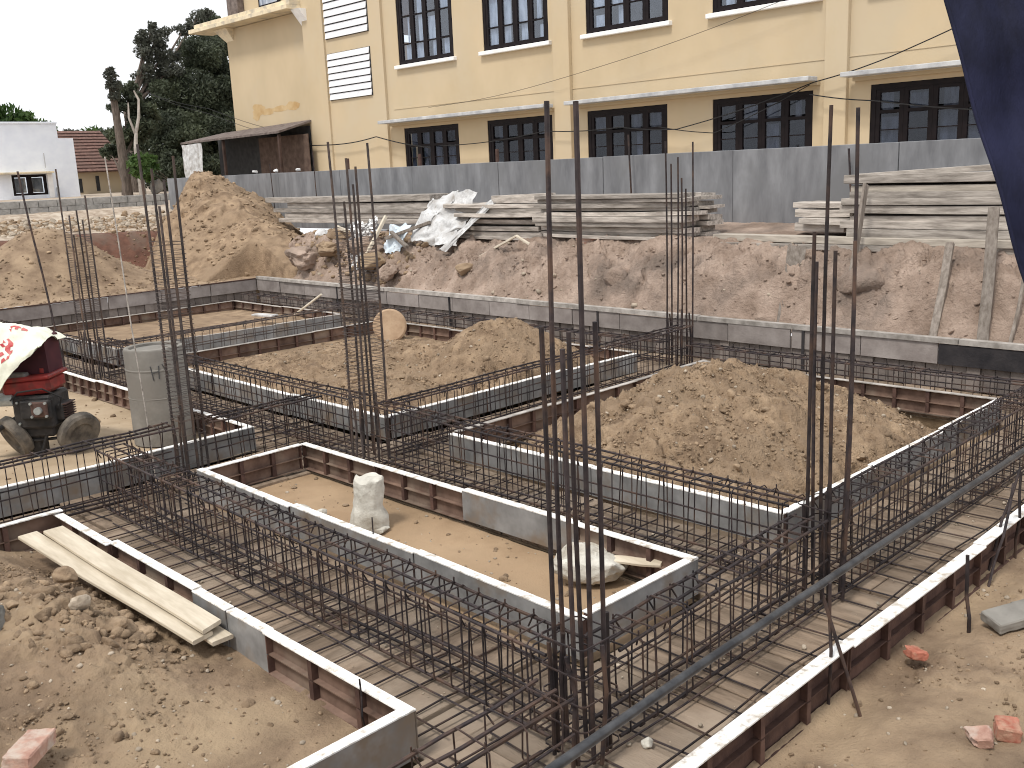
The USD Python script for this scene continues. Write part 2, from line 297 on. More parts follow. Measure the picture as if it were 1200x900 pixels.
def land_left(u, v):
    base = .22+.12*fbm2(u, v, .8, 4, 81)
    cut = sstep(20.3, 21.3, v+.35*fbm2(u, v, .5, 3, 82)+.04*(u-8))
    z = base-.25*sstep(18.8, 20.2, v)*(1-cut)+(.98-.22)*cut+.22*sstep(21.4, 24.4, v)+.20*sstep(24.2, 25.4, v)
    m = 1.06*np.exp(-((u-6.25)/1.2)**2-((v-17.8)/1.0)**2)+.30*np.exp(-((u-4.2)/1.3)**2-((v-17.7)/1.0)**2)+.08*np.exp(-((u-8.0)/.9)**2-((v-17.4)/.8)**2)
    z = np.maximum(z, base+m*(1-cut*.2)*sstep(16.0, 17.0, v))
    return z+.10*fbm2(u, v, 2.4, 5, 83)*sstep(16.1, 16.6, v)*(1-.6*sstep(21.2, 21.8, v))+.03*fbm2(u, v, 9, 3, 84)
def land_far(u, v):
    d = np.maximum(np.maximum(u-12.5, v-26.5), 0)
    inside = (u < -1) | (v < -4)
    z = 1.12+.35*sstep(0, 10, d)+.15*sstep(0, 4, v-26.4)
    z = np.where(inside & (u < 12.4) & (v < 26.4), -.1, z)
    return z+.08*fbm2(u, v, .3, 3, 91)
struct = dict(kind='structure')
I = ISL
def inset(k, e=.012): a = ISL[k]; return a[0]+e, a[1]-e, a[2]+e, a[3]-e
def patch(name, box, su, sv, fn, m, smooth=True):
    return obj(name, grid_mesh(lin(box[0], box[1], su), lin(box[2], box[3], sv), fn), m, None, smooth, **struct)
patch('ground', inset('I0'), .012, .012, soil_I0, M['soil'])
patch('ground', inset('I1'), .018, .018, soil_I1, M['sand'])
patch('ground', inset('I2'), .04, .04, soil_I2, M['soil_dark'])
patch('ground', inset('I3'), .035, .035, soil_I3, M['heap'])
patch('ground', inset('I4'), .05, .05, soil_I4, M['heap'])
patch('ground', inset('L'), .03, .03, soil_L, M['sand_pale'])
obj('ground', grid_mesh(np.concatenate([lin(-1, 1.5, .1)[:-1], lin(1.5, 6.5, .014), lin(6.5, 9.24, .04)[1:]]), np.concatenate([lin(-4, -.2, .1)[:-1], lin(-.2, 1.765, .014)]), soil_R), M['soil_dark'], None, True, **struct)
obj('earth_body', MB().box((9.262, -4, -.7), (9.9, 16.6, .0)).box((-1, 16.08, -.71), (9.261, 16.7, .05)), M['soil_dark'], None, **struct)
obj('earth_bank', grid_mesh(np.concatenate([lin(9.24, 10.7, .02), lin(10.7, 12.5, .06)[1:]]), np.concatenate([lin(-4, 1.5, .12)[:-1], lin(1.5, 16.04, .025)]), land_bank), M['bank'], None, True, **struct)
obj('earth_bank', grid_mesh(lin(-1, 12.5, .05), lin(16.04, 20.2, .05), lambda u, v: np.maximum(land_left(u, v), np.where(u > 9.24, land_bank(u, np.full_like(v, 16.0))*(1-sstep(16.0, 17.5, v)), -9))), M['soil_dark'], None, True, **struct)
patch('road_cutting', (-1, 12.5, 20.2, 21.45), .05, .03, land_left, M['red_earth'])
patch('gravel_road', (-1, 12.5, 21.45, 26.5), .06, .06, land_left, M['road'])
far_u = np.concatenate([-np.geomspace(300, 2, 24), lin(-1, 12.5, .9), 12.5+np.geomspace(.8, 400, 30)])
far_v = np.concatenate([-4-np.geomspace(300, 1, 24), lin(-4, 26.5, 1.0), 26.5+np.geomspace(.8, 400, 30)])
U_, V_ = np.meshgrid(far_u, far_v, indexing='ij')
vv, ff = grid_mesh(far_u, far_v, land_far)
c = vv[ff].mean(1)
hole = (c[:, 0] > -1) & (c[:, 0] < 12.5) & (c[:, 1] > -4) & (c[:, 1] < 26.5)
obj('ground', (vv, ff[~hole]), M['road'], None, True, **struct)

obj('ground', grid_mesh(lin(-1, 9.26, 1.0), lin(-4, 16.1, 1.0), lambda u, v: u*0-.62), M['soil_dark'], None, True, **struct)
# ------------------------------------------------------------------ trench floor: boards laid across each strip
STR = [('v', -1.0, 9.2, 1.80, 2.71), ('u', 2.08, 3.02, 2.715, 6.29), ('u', 3.97, 4.77, 2.715, 16.0), ('u', 8.22, 9.2, 2.715, 16.0), ('v', -1.0, 3.96, 6.295, 7.11), ('v', 4.78, 8.21, 5.66, 6.46), ('v', 4.78, 8.21, 10.99, 11.98), ('v', 0.0, 3.96, 11.32, 12.2), ('v', 4.78, 8.21, 15.12, 16.0)]
tb = MB()
for d, u0, u1, v0, v1 in STR: tb.box((u0-.018, v0-.018, -.36-.002*len(tb.v)), (u1+.018, v1+.008, -.246-.0015*len(tb.v)))
obj('trench_base', tb, M['trench'], None, **struct)
floor = UsdGeom.Xform.Define(stage, '/World/trench_floor').GetPrim(); tag(floor, **struct)
for k, (d, u0, u1, v0, v1) in enumerate(STR):
    a, b = (u0, u1) if d == 'v' else (v0, v1)
    x = a
    while x < b-.03:
        w = rng.uniform(.15, .30) if k < 3 else rng.uniform(.3, .5)
        x1 = min(x+w, b); dz = rng.normal(0, .004); g = .004+rng.random()*.008
        # some boards are butted from two lengths
        lo, hi = (v0, v1) if d == 'v' else (u0, u1)
        cuts = [lo, hi] if rng.random() < .45 or k > 2 else [lo, lo+(hi-lo)*rng.uniform(.3, .7), hi]
        for q in range(len(cuts)-1):
            p0 = (x, cuts[q]+.003, -.25) if d == 'v' else (cuts[q]+.003, x, -.25)
            zt = -.22+dz+rng.normal(0, .0025)
            p1 = (x1-g, cuts[q+1]-.003, zt) if d == 'v' else (cuts[q+1]-.003, x1-g, zt)
            c = (np.array(p0)+p1)/2
            R = rotM(c, rng.normal(0, .006), rng.normal(0, .006), rng.normal(0, .008))@trimesh.transformations.translation_matrix(-c)
            obj('board', MB().box(p0, p1, R, .004), M['board'] if d == 'u' else M['board_u'], floor)
        x = x1

# ------------------------------------------------------------------ steel forms
def form_side(label, p0, p1, n, zt=0.0, h=.2, L=1.5, rev=(), rib=.3, name='form_panel_row', top='flange', face='steel_face', back='steel_back', fw=.05, group=None, cat='formwork', dull=(), brk=None):
    """A row of ribbed steel panels from p0 to p1; the smooth face looks away from n, ribs and flange stand on the n side."""
    p0, p1, n = np.array(p0, float), np.array(p1, float), np.array(n, float)
    Ltot = np.linalg.norm(p1-p0); d = (p1-p0)/Ltot
    t = thing(name, label, cat, (*p0, zt-h), 0, group)
    k = max(1, int(round(Ltot/L))); cuts = list(np.linspace(0, Ltot, k+1)) if brk is None else [0, *brk, Ltot]
    for i in range(len(cuts)-1):
        S0, Lp = cuts[i], cuts[i+1]-cuts[i]
        flip = i in rev
        dn = rng.normal(0, .006); dzz = rng.normal(0, .005); tw = rng.normal(0, .005)
        def bx(mb, a0, a1, b0, b1, z0, z1):
            if flip: b0, b1 = .05-b1, .05-b0
            # local box: along d, across n
            v = []
            for s in (a0, a1):
                for q in (b0, b1):
                    for z in (z0, z1):
                        w = d*(s+S0)+n*(q+dn+tw*(s-Lp/2)*2)
                        v.append((w[0], w[1], z+dzz+tw*(s-Lp/2)))
            f = np.array([[0, 1, 3], [0, 3, 2], [4, 6, 7], [4, 7, 5], [0, 4, 5], [0, 5, 1], [2, 3, 7], [2, 7, 6], [0, 2, 6], [0, 6, 4], [1, 5, 7], [1, 7, 3]])
            if np.cross(d, n)[()] < 0: f = f[:, ::-1]
            if flip: pass
            mb.add(v, f)
        e = .002
        pl = MB(); bx(pl, e, Lp-e, 0, .006, 0, h-.007)
        p = obj('panel', pl, M[face if not flip else face], t)
        tf = MB(); bx(tf, e, Lp-e, -.001, fw, h-.0065, h)
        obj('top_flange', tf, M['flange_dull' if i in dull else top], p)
        bf = MB(); bx(bf, e, Lp-e, .0065, .045, 0, .005)
        obj('bottom_flange', bf, M[back], p)
        inner = MB(); bx(inner, e+.006, Lp-e-.006, .0064, .0085, .0055, h-.008)
        obj('back_sheet', inner, M[back], p)
        rl = MB(); bx(rl, .01, Lp-.01, .009, .036, h*.45, h*.45+.006)
        obj('rail', rl, M[back], p)
        nr = max(2, int(round(Lp/rib)))
        for j in range(nr+1):
            s = np.clip(j*Lp/nr, .005, Lp-.011); rb = MB(); wd = .006 if j in (0, nr) else .03
            bx(rb, s if j < nr else s-.001, s+wd if j < nr else s+.005, .009, .042, .006, h*.45-.001); bx(rb, s if j < nr else s-.001, s+wd if j < nr else s+.005, .009, .042, h*.45+.007, h-.008)
            obj('rib', rb, M['steel_rib'], p)
    return t
a = ISL
form_side('row of steel form panels along the front left soil pit, beside the new planks', (2.06, 6.28), (2.06, 2.72), (-1, 0), rev=(2, 3), h=.205, brk=(.85, 1.85, 2.19, 2.53))
form_side('short steel form with cut corner at the bottom left, nearest the camera', (2.055, 2.72), (.3, 2.72), (0, 1), L=1.2, h=.205)
form_side('steel form at the left frame edge closing the plank pit', (2.055, 6.28), (-.6, 6.28), (0, -1), L=1.3, h=.205, top='flange')
x0, x1, y0, y1 = a['I1']
form_side('long white topped form beside the front cage, bordering the long narrow pit', (x0, y1), (x0, y0), (1, 0), L=1.22)
form_side('form at the right end of the long narrow pit, beside the flat broken rock', (x0+.06, y0), (x1, y0), (0, 1), L=.9)
form_side('ribbed form along the far side of the long narrow pit, behind the broken pile head', (x1, y0), (x1, y1), (-1, 0), brk=(.82, 1.77, 2.7), rev=(1,))
form_side('short white topped form closing the left end of the long narrow pit', (x0+.06, y1), (x1-.06, y1), (0, -1), L=.9)
x0, x1, y0, y1 = a['I2']
form_side('grey form with bright top in front of the right soil heap', (x0, y1), (x0, y0), (1, 0), L=1.45)
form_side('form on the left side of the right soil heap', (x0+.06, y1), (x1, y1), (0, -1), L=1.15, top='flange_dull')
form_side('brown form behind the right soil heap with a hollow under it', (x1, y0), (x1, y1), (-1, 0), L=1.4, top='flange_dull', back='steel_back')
form_side('form mostly hidden by the long right hand cage, beside the right soil heap', (x0+.06, y0), (x1-.06, y0), (0, 1), L=1.2)
x0, x1, y0, y1 = a['I3']
form_side('grey form with splashed top in front of the middle soil heap', (x0, y1), (x0, y0), (1, 0), L=1.5)
form_side('long grey form rising to the right beside the middle soil heap', (x0+.06, y0), (x1, y0), (0, 1), L=1.15)
form_side('form behind the middle soil heap, beside the round clay disc', (x1, y0+.06), (x1, y1), (-1, 0), L=1.5, top='flange_dull')
form_side('form at the far left end of the middle soil pit', (x0+.06, y1), (x1-.06, y1), (0, -1), L=1.15, top='flange_dull')
x0, x1, y0, y1 = a['I4']
form_side('blue grey form facing the middle soil pit across a trench', (x0, y0), (x1, y0), (0, 1), L=1.1, top='flange_dull')
form_side('form at the far end of the rearmost soil pit', (x1, y0+.06), (x1, y1), (-1, 0), L=1.5, top='flange_dull')
form_side('low form along the left of the rearmost soil pit', (x0, y1), (x1-.06, y1), (0, -1), L=1.1, top='flange_dull')
form_side('form in front of the rearmost soil pit, behind the tall far left column', (x0, y1-.06), (x0, y0+.06), (1, 0), L=1.5, top='flange_dull')
x0, x1, y0, y1 = a['L']
form_side('grey form under the machine, bordering the left sandy pit', (0, y0), (x1, y0), (0, 1), L=1.3, h=.21)
form_side('white topped ribbed form behind the concrete pipe in the left sandy pit', (x1, y0+.06), (x1, y1), (-1, 0), L=1.05, rib=.2)
form_side('form at the back of the left sandy pit, behind the machine', (x1-.06, y1), (0, y1), (0, -1), L=1.3, top='flange_dull')
form_side('outer form with white top edge running along the right side of the site', (-.6, 1.78), (9.2, 1.78), (0, -1), L=1.4, h=.23, fw=.062, face='steel_back', back='steel_rib', rib=.35, name='form_panel_row')
# tall outer forms at the back: two tiers of plates under a cap rail
def far_form(label, p0, p1, n, L, dark=lambda i: False, capmat='flange_dull', capw=.07, capz=.05):
    p0, p1, n = np.array(p0, float), np.array(p1, float), np.array(n, float)
    Ltot = np.linalg.norm(p1-p0); d = (p1-p0)/Ltot
    t = thing('outer_form', label, 'formwork', (*p0, -.22))
    k = int(round(Ltot/L)); Lp = Ltot/k
    def bx(mb, a0, a1, b0, b1, z0, z1):
        v = np.array([[*(d*s+n*q), z] for s in (a0, a1) for q in (b0, b1) for z in (z0, z1)])
        f = np.array([[0, 1, 3], [0, 3, 2], [4, 6, 7], [4, 7, 5], [0, 4, 5], [0, 5, 1], [2, 3, 7], [2, 7, 6], [0, 2, 6], [0, 6, 4], [1, 5, 7], [1, 7, 3]])
        return mb.add(v, f if np.cross(d, n) > 0 else f[:, ::-1])
    for i in range(k):
        q = rng.normal(0, .005)
        obj('upper_panel', bx(MB(), i*Lp+.006, (i+1)*Lp-.006, q, q+.022, .235, .432+rng.normal(0, .004)), M['far_dark' if dark(i*Lp) else 'far_face'], t)
        w = Lp/6
        for j in range(6):
            obj('lower_board', bx(MB(), i*Lp+j*w+.004, i*Lp+(j+1)*w-.004, .03+rng.normal(0, .006), .052, 0, .2335), M['far_lower'], t)
    for i in range(int(Ltot/2.9)+1):
        s0, s1 = i*2.9, min((i+1)*2.9-.01, Ltot)
        if s1-s0 > .2: obj('cap_rail', bx(MB(), s0, s1, -.012+rng.normal(0, .008), capw, .436, .436+capz+rng.normal(0, .004)), M[capmat], t)
    for i in range(int(Ltot/2.8)):
        obj('stud', bx(MB(), 1.66+i*2.8, 1.69+i*2.8, -.012, -.002, .02, .44), M['far_dark'], t)
    return t
far_form('long outer form across the back of the site with grey and black panels', (9.2, .6), (9.2, 16.0), (1, 0), .78, dark=lambda s: s < 2.75)
far_form('dark outer form along the back left, in front of the soil mound', (9.2, 16.02), (1.0, 16.02), (0, 1), .9, capmat='steel_rib', capw=.03, capz=.015)

# ------------------------------------------------------------------ reinforcement
ROD = .008
def stirrup_mesh(c, ax, w, zb, zt, r=.0042):
    side = np.array([-ax[1], ax[0], 0.])
    rr = .018; pts = []
    for (sx, sz) in ((-1, -1), (1, -1), (1, 1), (-1, 1)):
        cx, cz = sx*(w/2-rr), (zb+rr if sz < 0 else zt-rr)
        a0 = {(-1, -1): 180, (1, -1): 270, (1, 1): 0, (-1, 1): 90}[(sx, sz)]
        for dq in (0, 90):
            an = math.radians(a0+dq); pts.append(np.array([c[0], c[1], 0])+side*(cx+rr*math.cos(an))+np.array([0, 0, cz+rr*math.sin(an)]))
    return np.array(pts)
def cage(label, p0, p1, z0, z1, w=.2, sp=.15, zb=-.185, mat_='rebar', ext=.0, rods=None, r=.0038):
    p0, p1 = np.array(p0, float), np.array(p1, float); Lt = np.linalg.norm(p1-p0); d = (p1-p0)/Lt; side = np.array([-d[1], d[0]])
    t = thing('beam_cage', label, 'rebar cage', (*p0, 0), 0, None)
    rr = w/2-.012
    k = 7
    for zf in ('t', 'm', 'b'):
        for s in ((-1, 0, 1) if zf != 'm' else (-1, 1)):
            ts = np.linspace(-ext, Lt+ext, k+1)
            jit = rng.normal(0, .004, (k+1, 2))
            pts = []
            for q, s_ in enumerate(ts):
                f = s_/Lt; zt = z0+(z1-z0)*f
                z = {'t': zt-.012, 'm': (zt+zb)/2, 'b': zb+.012}[zf]
                xy = d*s_+side*(s*rr+jit[q, 0]); pts.append((xy[0], xy[1], z+jit[q, 1]))
            obj('longitudinal_bar', MB().tube(pts, ROD if zf != 'm' else .006, 6), M[mat_], t)
    n = int(Lt/sp)
    for i in range(n+1):
        s_ = (i+.5)*Lt/(n+1); f = s_/Lt
        an = rng.normal(0, .05); ax = np.array([d[0]*math.cos(an)-d[1]*math.sin(an), d[0]*math.sin(an)+d[1]*math.cos(an)])
        c = d*(s_+rng.normal(0, .016))
        pts = stirrup_mesh(c, ax, w+rng.normal(0, .004), zb+rng.normal(0, .003), z0+(z1-z0)*f+rng.normal(0, .004), r)
        lean = rng.normal(0, .032)
        pts[:, :2] += np.outer((pts[:, 2]-zb)*lean, d)
        sb = MB().tube(pts, r, 5, closed=True)
        cn = pts[[4, 6][i % 2]]; inn = (pts[:, :].mean(0)-cn); inn /= np.linalg.norm(inn)
        sb.tube([cn+np.array([0, 0, .012+.012*rng.random()]), cn, cn+inn*.055+np.array([*(d*.012), 0])], r, 5)
        obj('stirrup', sb, M[mat_], t)
    return t
cage('rebar cage crossing the bottom edge of the picture in front of the nearest column', (.7, 2.27), (2.36, 2.27), .12, .13, sp=.17)
cage('rebar cage between the two tall columns on the right, behind the steel pipe', (2.64, 2.28), (4.26, 2.28), .20, .25, sp=.095, r=.0042)
cage('longest right hand cage running from the second tall column to the back', (4.46, 2.28), (8.9, 2.28), .265, .30, sp=.08, w=.215)
cage('long front cage from the nearest column to the left, beside the white topped form', (2.555, 2.40), (2.555, 6.62), .19, .25, sp=.08, w=.215, r=.0042)
cage('cage at the left edge of the picture in front of the machine', (.9, 6.75), (3.08, 6.75), .26, .27, sp=.12)
cage('short cage right of the concrete pipe, behind the leaning left column', (3.32, 6.75), (4.3, 6.72), .25, .27, sp=.10)
cage('cage behind the long narrow pit, between the middle column and the right column', (4.36, 2.42), (4.36, 5.98), .27, .29, sp=.095)
cage('cage in front of the middle soil pit, left of the middle column', (4.4, 6.22), (4.4, 11.28), .29, .29, sp=.10)
cage('cage between the middle and right soil pits, leading to the rear column', (4.5, 6.06), (8.62, 6.15), .24, .27, sp=.10)
cage('cage behind the left sandy pit, left of the far left column', (4.37, 11.55), (4.37, 15.6), .22, .22, sp=.16)
cage('cage in the trench between the two rear left pits', (4.5, 11.48), (8.5, 11.48), .18, .2, sp=.16, mat_='rebar_dusty')
cage('rear cage below the black outer panels on the right', (8.72, 2.4), (8.72, 6.15), .05, .05, sp=.14)
cage('rear cage along the back outer form on the left', (8.72, 6.45), (8.72, 15.6), .05, .05, sp=.2)
def column(label, u, v, longs, shorts, zs=1.42, spots=None, tie=None, w=.19, lean=(0, 0), rb=.0095, mat_='rebar', ztie=.3):
    t = thing('column_cage', label, 'column rebar', (u, v, 0))
    h = w/2
    if spots is None: spots = [(-h, h), (h, -h), (-h, -h), (h, h), (0, -h), (0, h), (-h, 0), (h, 0)]
    else:
        az = math.atan2(v, u); spots = [(a_*math.sin(az)+b_*math.cos(az), -a_*math.cos(az)+b_*math.sin(az)) for a_, b_ in spots]
    for i, (zt) in enumerate(list(longs)+list(shorts)):
        x, y = spots[i]; top = zt+rng.normal(0, .02) if i >= len(longs) else zt
        b1 = rng.normal(0, .008, 2); b2 = rng.normal(0, .010, 2)
        pts = [(x+(lean[0]*max(f, 0)+b1[0]*f*1.2+b2[0]*math.sin(f*3))*1.0, y+lean[1]*max(f, 0)+b1[1]*f*1.2+b2[1]*math.sin(f*3), z) for z in np.linspace(-.2, top, 7) for f in [(z+.2)/2.4]]
        obj('vertical_bar', MB().tube(pts, rb, 7), M[mat_], t)
    for i in range(6 if not tie else 4):
        a_ = i*math.pi/3+.4; bx_, by_ = (h+.02)*math.cos(a_)*.95, (h+.02)*math.sin(a_)*.95
        obj('starter_bar', MB().tube([(bx_, by_, -.2), (bx_+rng.normal(0, .008), by_+rng.normal(0, .008), .1), (bx_+rng.normal(0, .012), by_+rng.normal(0, .012), ztie+rng.uniform(-.06, .12))], rb*.95, 7), M[mat_], t)
    zz = list(np.arange(-.15, ztie, .11)) + (list(np.arange(ztie, tie[0], tie[1])) if tie else [])
    for z in zz:
        f = (z+.2)/2.4; hw = h+.012
        an = rng.normal(0, .03); pts = np.array([[sx*hw, sy*hw, rng.normal(0, .004)] for sx, sy in ((-1, -1), (1, -1), (1, 1), (-1, 1))])
        ctr = []
        for q in range(4):
            p, nx = pts[q], pts[(q+1) % 4]; ctr += [p+(nx-p)*.08, nx-(nx-p)*.08]
        ctr = np.array(ctr); ctr[:, 0] += lean[0]*f; ctr[:, 1] += lean[1]*f; ctr[:, 2] += z
        obj('tie', MB().tube(ctr, .0022 if tie else .0036, 4, closed=True), M[mat_], t)
    return t
column('nearest tall column of dark rebar at the front cage corner', 2.50, 2.27, (2.215, 2.20), (1.44, 1.40, 1.42, 1.45), spots=[(-.058, .08), (.041, -.08), (-.092, 0), (-.018, -.09), (.015, .09), (.092, 0)])
column('second tall rebar column on the right, at the end of the cage by the pipe', 4.36, 2.26, (2.22, 2.20), (1.62, 1.56, 1.60, 1.5), spots=[(-.018, .09), (.078, .02), (-.09, -.02), (.022, -.1), (.092, -.05), (-.055, .1)])
column('middle rebar column with close ties, behind the broken pile head', 4.36, 6.10, (2.24, 2.22), (2.12, 1.9, 2.05, 1.8), tie=(1.62, .028), w=.2, mat_='rebar_dusty')
column('rear rebar column with no ties in front of the grey timber stack', 8.72, 6.30, (2.2, 2.18), (1.8, 2.05, 1.72, 1.95), w=.2)
column('leaning left rebar column beside the concrete pipe', 3.20, 6.76, (2.27, 2.18), (2.1, 1.9, 2.0, 1.8), tie=(1.6, .03), w=.17, mat_='rebar_dusty')
column('far left rebar column with close ties behind the machine', 4.36, 11.4, (2.2, 1.9), (1.7, 1.6, 1.75, 1.5), tie=(1.5, .026), w=.2, mat_='rebar_dusty')
def mat_bars(label, d, u0, u1, v0, v1, sp=.16, nl=4):
    t = thing('rebar_mat', label, 'rebar mat', (0, 0, 0))
    a, b, lo, hi = (u0, u1, v0, v1) if d == 'v' else (v0, v1, u0, u1)
    n = int((b-a)/sp)
    for i in range(n):
        s = a+(i+.5)*(b-a)/n+rng.normal(0, .012); q = rng.normal(0, .02)
        e0 = lo+.02+rng.random()*.05; e1 = hi-.02-rng.random()*.05
        pts = [(s+q*(f-.5)+rng.normal(0, .006), e0+(e1-e0)*f, -.199+rng.normal(0, .003)) for f in np.linspace(0, 1, 4)]
        if d == 'u': pts = [(p[1], p[0], p[2]) for p in pts]
        obj('cross_bar', MB().tube(pts, .0048, 5), M['rebar'], t)
    for i in range(nl):
        w = lo+(hi-lo)*(i+.7)/(nl+.4)
        pts = [(a+(b-a)*f, w+rng.normal(0, .01), -.188+rng.normal(0, .003)) for f in np.linspace(0, 1, max(4, int((b-a)/.5)))]
        if d == 'u': pts = [(p[1], p[0], p[2]) for p in pts]
        obj('long_bar', MB().tube(pts, .0048, 5), M['rebar'], t)
mat_bars('mat of thin bars on the boarded trench floor beside the steel pipe', 'v', .8, 9.1, 1.84, 2.70, .2, 4)
mat_bars('mat of thin bars on the trench floor between the plank pit and the front cage', 'u', 2.10, 3.0, 2.74, 6.3, .15, 5)
mat_bars('mat of thin bars on the trench floor behind the long narrow pit', 'u', 4.0, 4.75, 2.74, 11, .18, 3)
mat_bars('mat of thin bars on the trench floor between the machine and the plank pit', 'v', .8, 3.9, 6.33, 7.08, .18, 3)
mat_bars('mat of thin bars on the trench floor between the middle and right pits', 'v', 4.8, 8.2, 5.7, 6.44, .2, 3)
def single_bar(label, p, q, r=.0075, bend=.01, mat_='rebar', name='rebar_stake', cat='rebar stake', group=None):
    p, q = np.array(p, float), np.array(q, float)
    pts = [p+(q-p)*f+np.array([rng.normal(0, bend)*math.sin(math.pi*f)]*2+[0]) for f in np.linspace(0, 1, 5)]
    return obj(name, MB().tube(pts, r, 7), M[mat_], None, False, label, cat, group)
single_bar('upright stake under the middle of the long steel pipe', (3.45, 1.755, -.25), (3.47, 1.772, .30))
single_bar('leaning stake propping the long steel pipe', (3.47, 1.62, -.25), (3.44, 1.80, .29))
single_bar('tall single stake standing on the right soil outside the white topped form', (4.45, 1.57, -.25), (4.46, 1.60, .15), .009)
single_bar('stake on the right outside the form, near the right frame edge, leaning left', (5.05, 1.70, -.25), (5.42, 1.73, .22))
single_bar('stake crossing the white form edge at the right frame edge', (5.2, 1.76, -.25), (5.42, 1.70, .32))
single_bar('short stake rightmost of the group at the right frame edge', (5.5, 1.72, -.25), (5.56, 1.74, .25))
single_bar('short thin rod standing in the plank pit behind the corner form', (1.98, 2.95, -.22), (1.99, 2.98, .06), .004)
single_bar('thin rod on the long pit form above the flat sand', (3.08, 4.35, -.2), (3.08, 4.35, .10), .004)
single_bar('single tall bar left of the far left column in front of the white house', (4.2, 11.9, -.2), (4.12, 12.3, 2.2), .012)
single_bar('thin cane with a dry leaf standing left of the leaning column', (3.05, 7.1, -.2), (3.02, 7.2, 2.2), .005, mat_='timber')
pp = [(1.55, 1.765, .29), (2.6, 1.79, .296), (3.9, 1.80, .30), (5.2, 1.805, .30), (7.4, 1.82, .30)]
pts = np.array([[np.interp(s, [q[0] for q in pp], [q[k] for q in pp]) for k in range(3)] for s in np.linspace(1.55, 7.4, 24)])
t = thing('steel_pipe', 'long grey steel pipe held on stakes along the right trench', 'pipe', (0, 0, 0))
obj('tube', MB().tube(pts, .0162, 14), M['pipe'], t, 40)
obj('coupling', MB().tube([(6.1, 1.812, .30), (6.24, 1.813, .30)], .021, 14), M['rebar'], t, 40)

# ------------------------------------------------------------------ soil heaps
HEAPS = []
def heap(label, box, fn0, base, m, step=.02, rim=.16):
    def fn(u, v):
        e = np.minimum(np.minimum(u-box[0], box[1]-u), np.minimum(v-box[2], box[3]-v)); t = sstep(0, rim, e)
        b = base(u, v)-.06; return b+(fn0(u, v)-b)*t
    us, vs = lin(box[0], box[1], step), lin(box[2], box[3], step)
    keep = lambda U, V, Z: Z > base(U, V)-.058
    HEAPS.append((box, fn0))
    return obj('soil_heap', grid_mesh(us, vs, fn, keep), m, None, True, label, 'soil heap')
def cone(u, v, cu, cv, zp, su, sv, p=1.25):
    d = np.sqrt(((u-cu)/su)**2+((v-cv)/sv)**2)
    return zp-(np.sqrt(d**2+.12)-.346)**1.0*p
def heap_I2(u, v):
    cl = (.07*cells(u, v, .17, 321)*sstep(-.05, .1, fbm2(u, v, 1.4, 3, 109))+.035*cells(u, v, .07, 322)) if np.ndim(u) == 2 else 0
    z = np.maximum(cone(u, v, 6.4, 4.28, .36, 1.6, 1.05, .60), cone(u, v, 5.75, 4.2, .17, 1.1, .75, .6))
    z = np.maximum(z, cone(u, v, 6.8, 3.5, .08, 1.2, .95, .55))
    return z+cl+.16*fbm2(u, v, 1.8, 5, 101)+.13*fbm2(u, v, 5.5, 5, 102)-.12*np.abs(fbm2(u, v, 8, 4, 103))+.035*fbm2(u, v, 20, 4, 104)+.02
def heap_I3(u, v):
    cl = (.065*cells(u, v, .2, 331)*sstep(-.05, .1, fbm2(u, v, 1.2, 3, 119))+.03*cells(u, v, .08, 332)) if np.ndim(u) == 2 else 0
    z = np.maximum(cone(u, v, 7.0, 7.32, .47, .95, .85, .68), cone(u, v, 6.6, 8.3, .15, 1.4, 1.3, .45))
    z = np.maximum(z, cone(u, v, 5.9, 9.2, .02, 1.3, 1.7, .3)); z = np.maximum(z, cone(u, v, 5.6, 7.4, .04, 1.2, .9, .35))
    return z+cl+.14*fbm2(u, v, 1.8, 5, 111)+.12*fbm2(u, v, 5.5, 5, 112)-.08*np.abs(fbm2(u, v, 8, 4, 114))+.03*fbm2(u, v, 20, 4, 113)
e = .03
heap('broad heap of dug soil filling the right pit behind the tall rebar columns', (4.8+e, 8.2-e, 2.76+e, 5.62-e), heap_I2, soil_I2, M['heap'], .018)
heap('heap of dug soil in the middle pit, beside the round clay disc', (4.84+e, 8.18-e, 6.5+e, 10.9), heap_I3, soil_I3, M['heap'], .022)
def spoil(u, v):
    z = np.maximum(cone(u, v, 10.7, 20.6, 2.2, 1.3, 1.15, .95), cone(u, v, 10.2, 18.9, 1.78, 1.1, 1.5, .9))
    z = np.maximum(z, cone(u, v, 10.0, 17.3, 1.25, 1.0, 1.5, .8)); z = np.maximum(z, cone(u, v, 9.5, 19.2, 1.45, 1.0, 1.0, .9))
    z = z-6*sstep(9.5, 9.2, u)*sstep(16.5, 16.1, v)-1.3*np.maximum(0, -(u-10.2)*.717+(v-19.9)*.697-.25)
    cl = .10*cells(u, v, .3, 341)*sstep(-.03, .12, fbm2(u, v, .8, 3, 129)) if np.ndim(u) == 2 else 0
    return z+cl+.26*fbm2(u, v, .9, 5, 121)+.16*fbm2(u, v, 3.2, 5, 122)-.1*np.abs(fbm2(u, v, 5, 3, 124))+.03*fbm2(u, v, 12, 3, 123)
def land_any(u, v):
    return np.where(v < 16.04, np.where(u > 9.24, land_bank(u, np.minimum(v, 16.04)), -.2), np.maximum(land_left(u, v), np.where(u > 9.24, land_bank(u, np.full_like(v, 16.0))*(1-sstep(16.0, 17.5, v)), -9)))
heap('big spoil heap rising at the back left corner, in front of the trees', (7.0, 12.3, 14.6, 25.4), spoil, land_any, M['heap'], .04, .3)

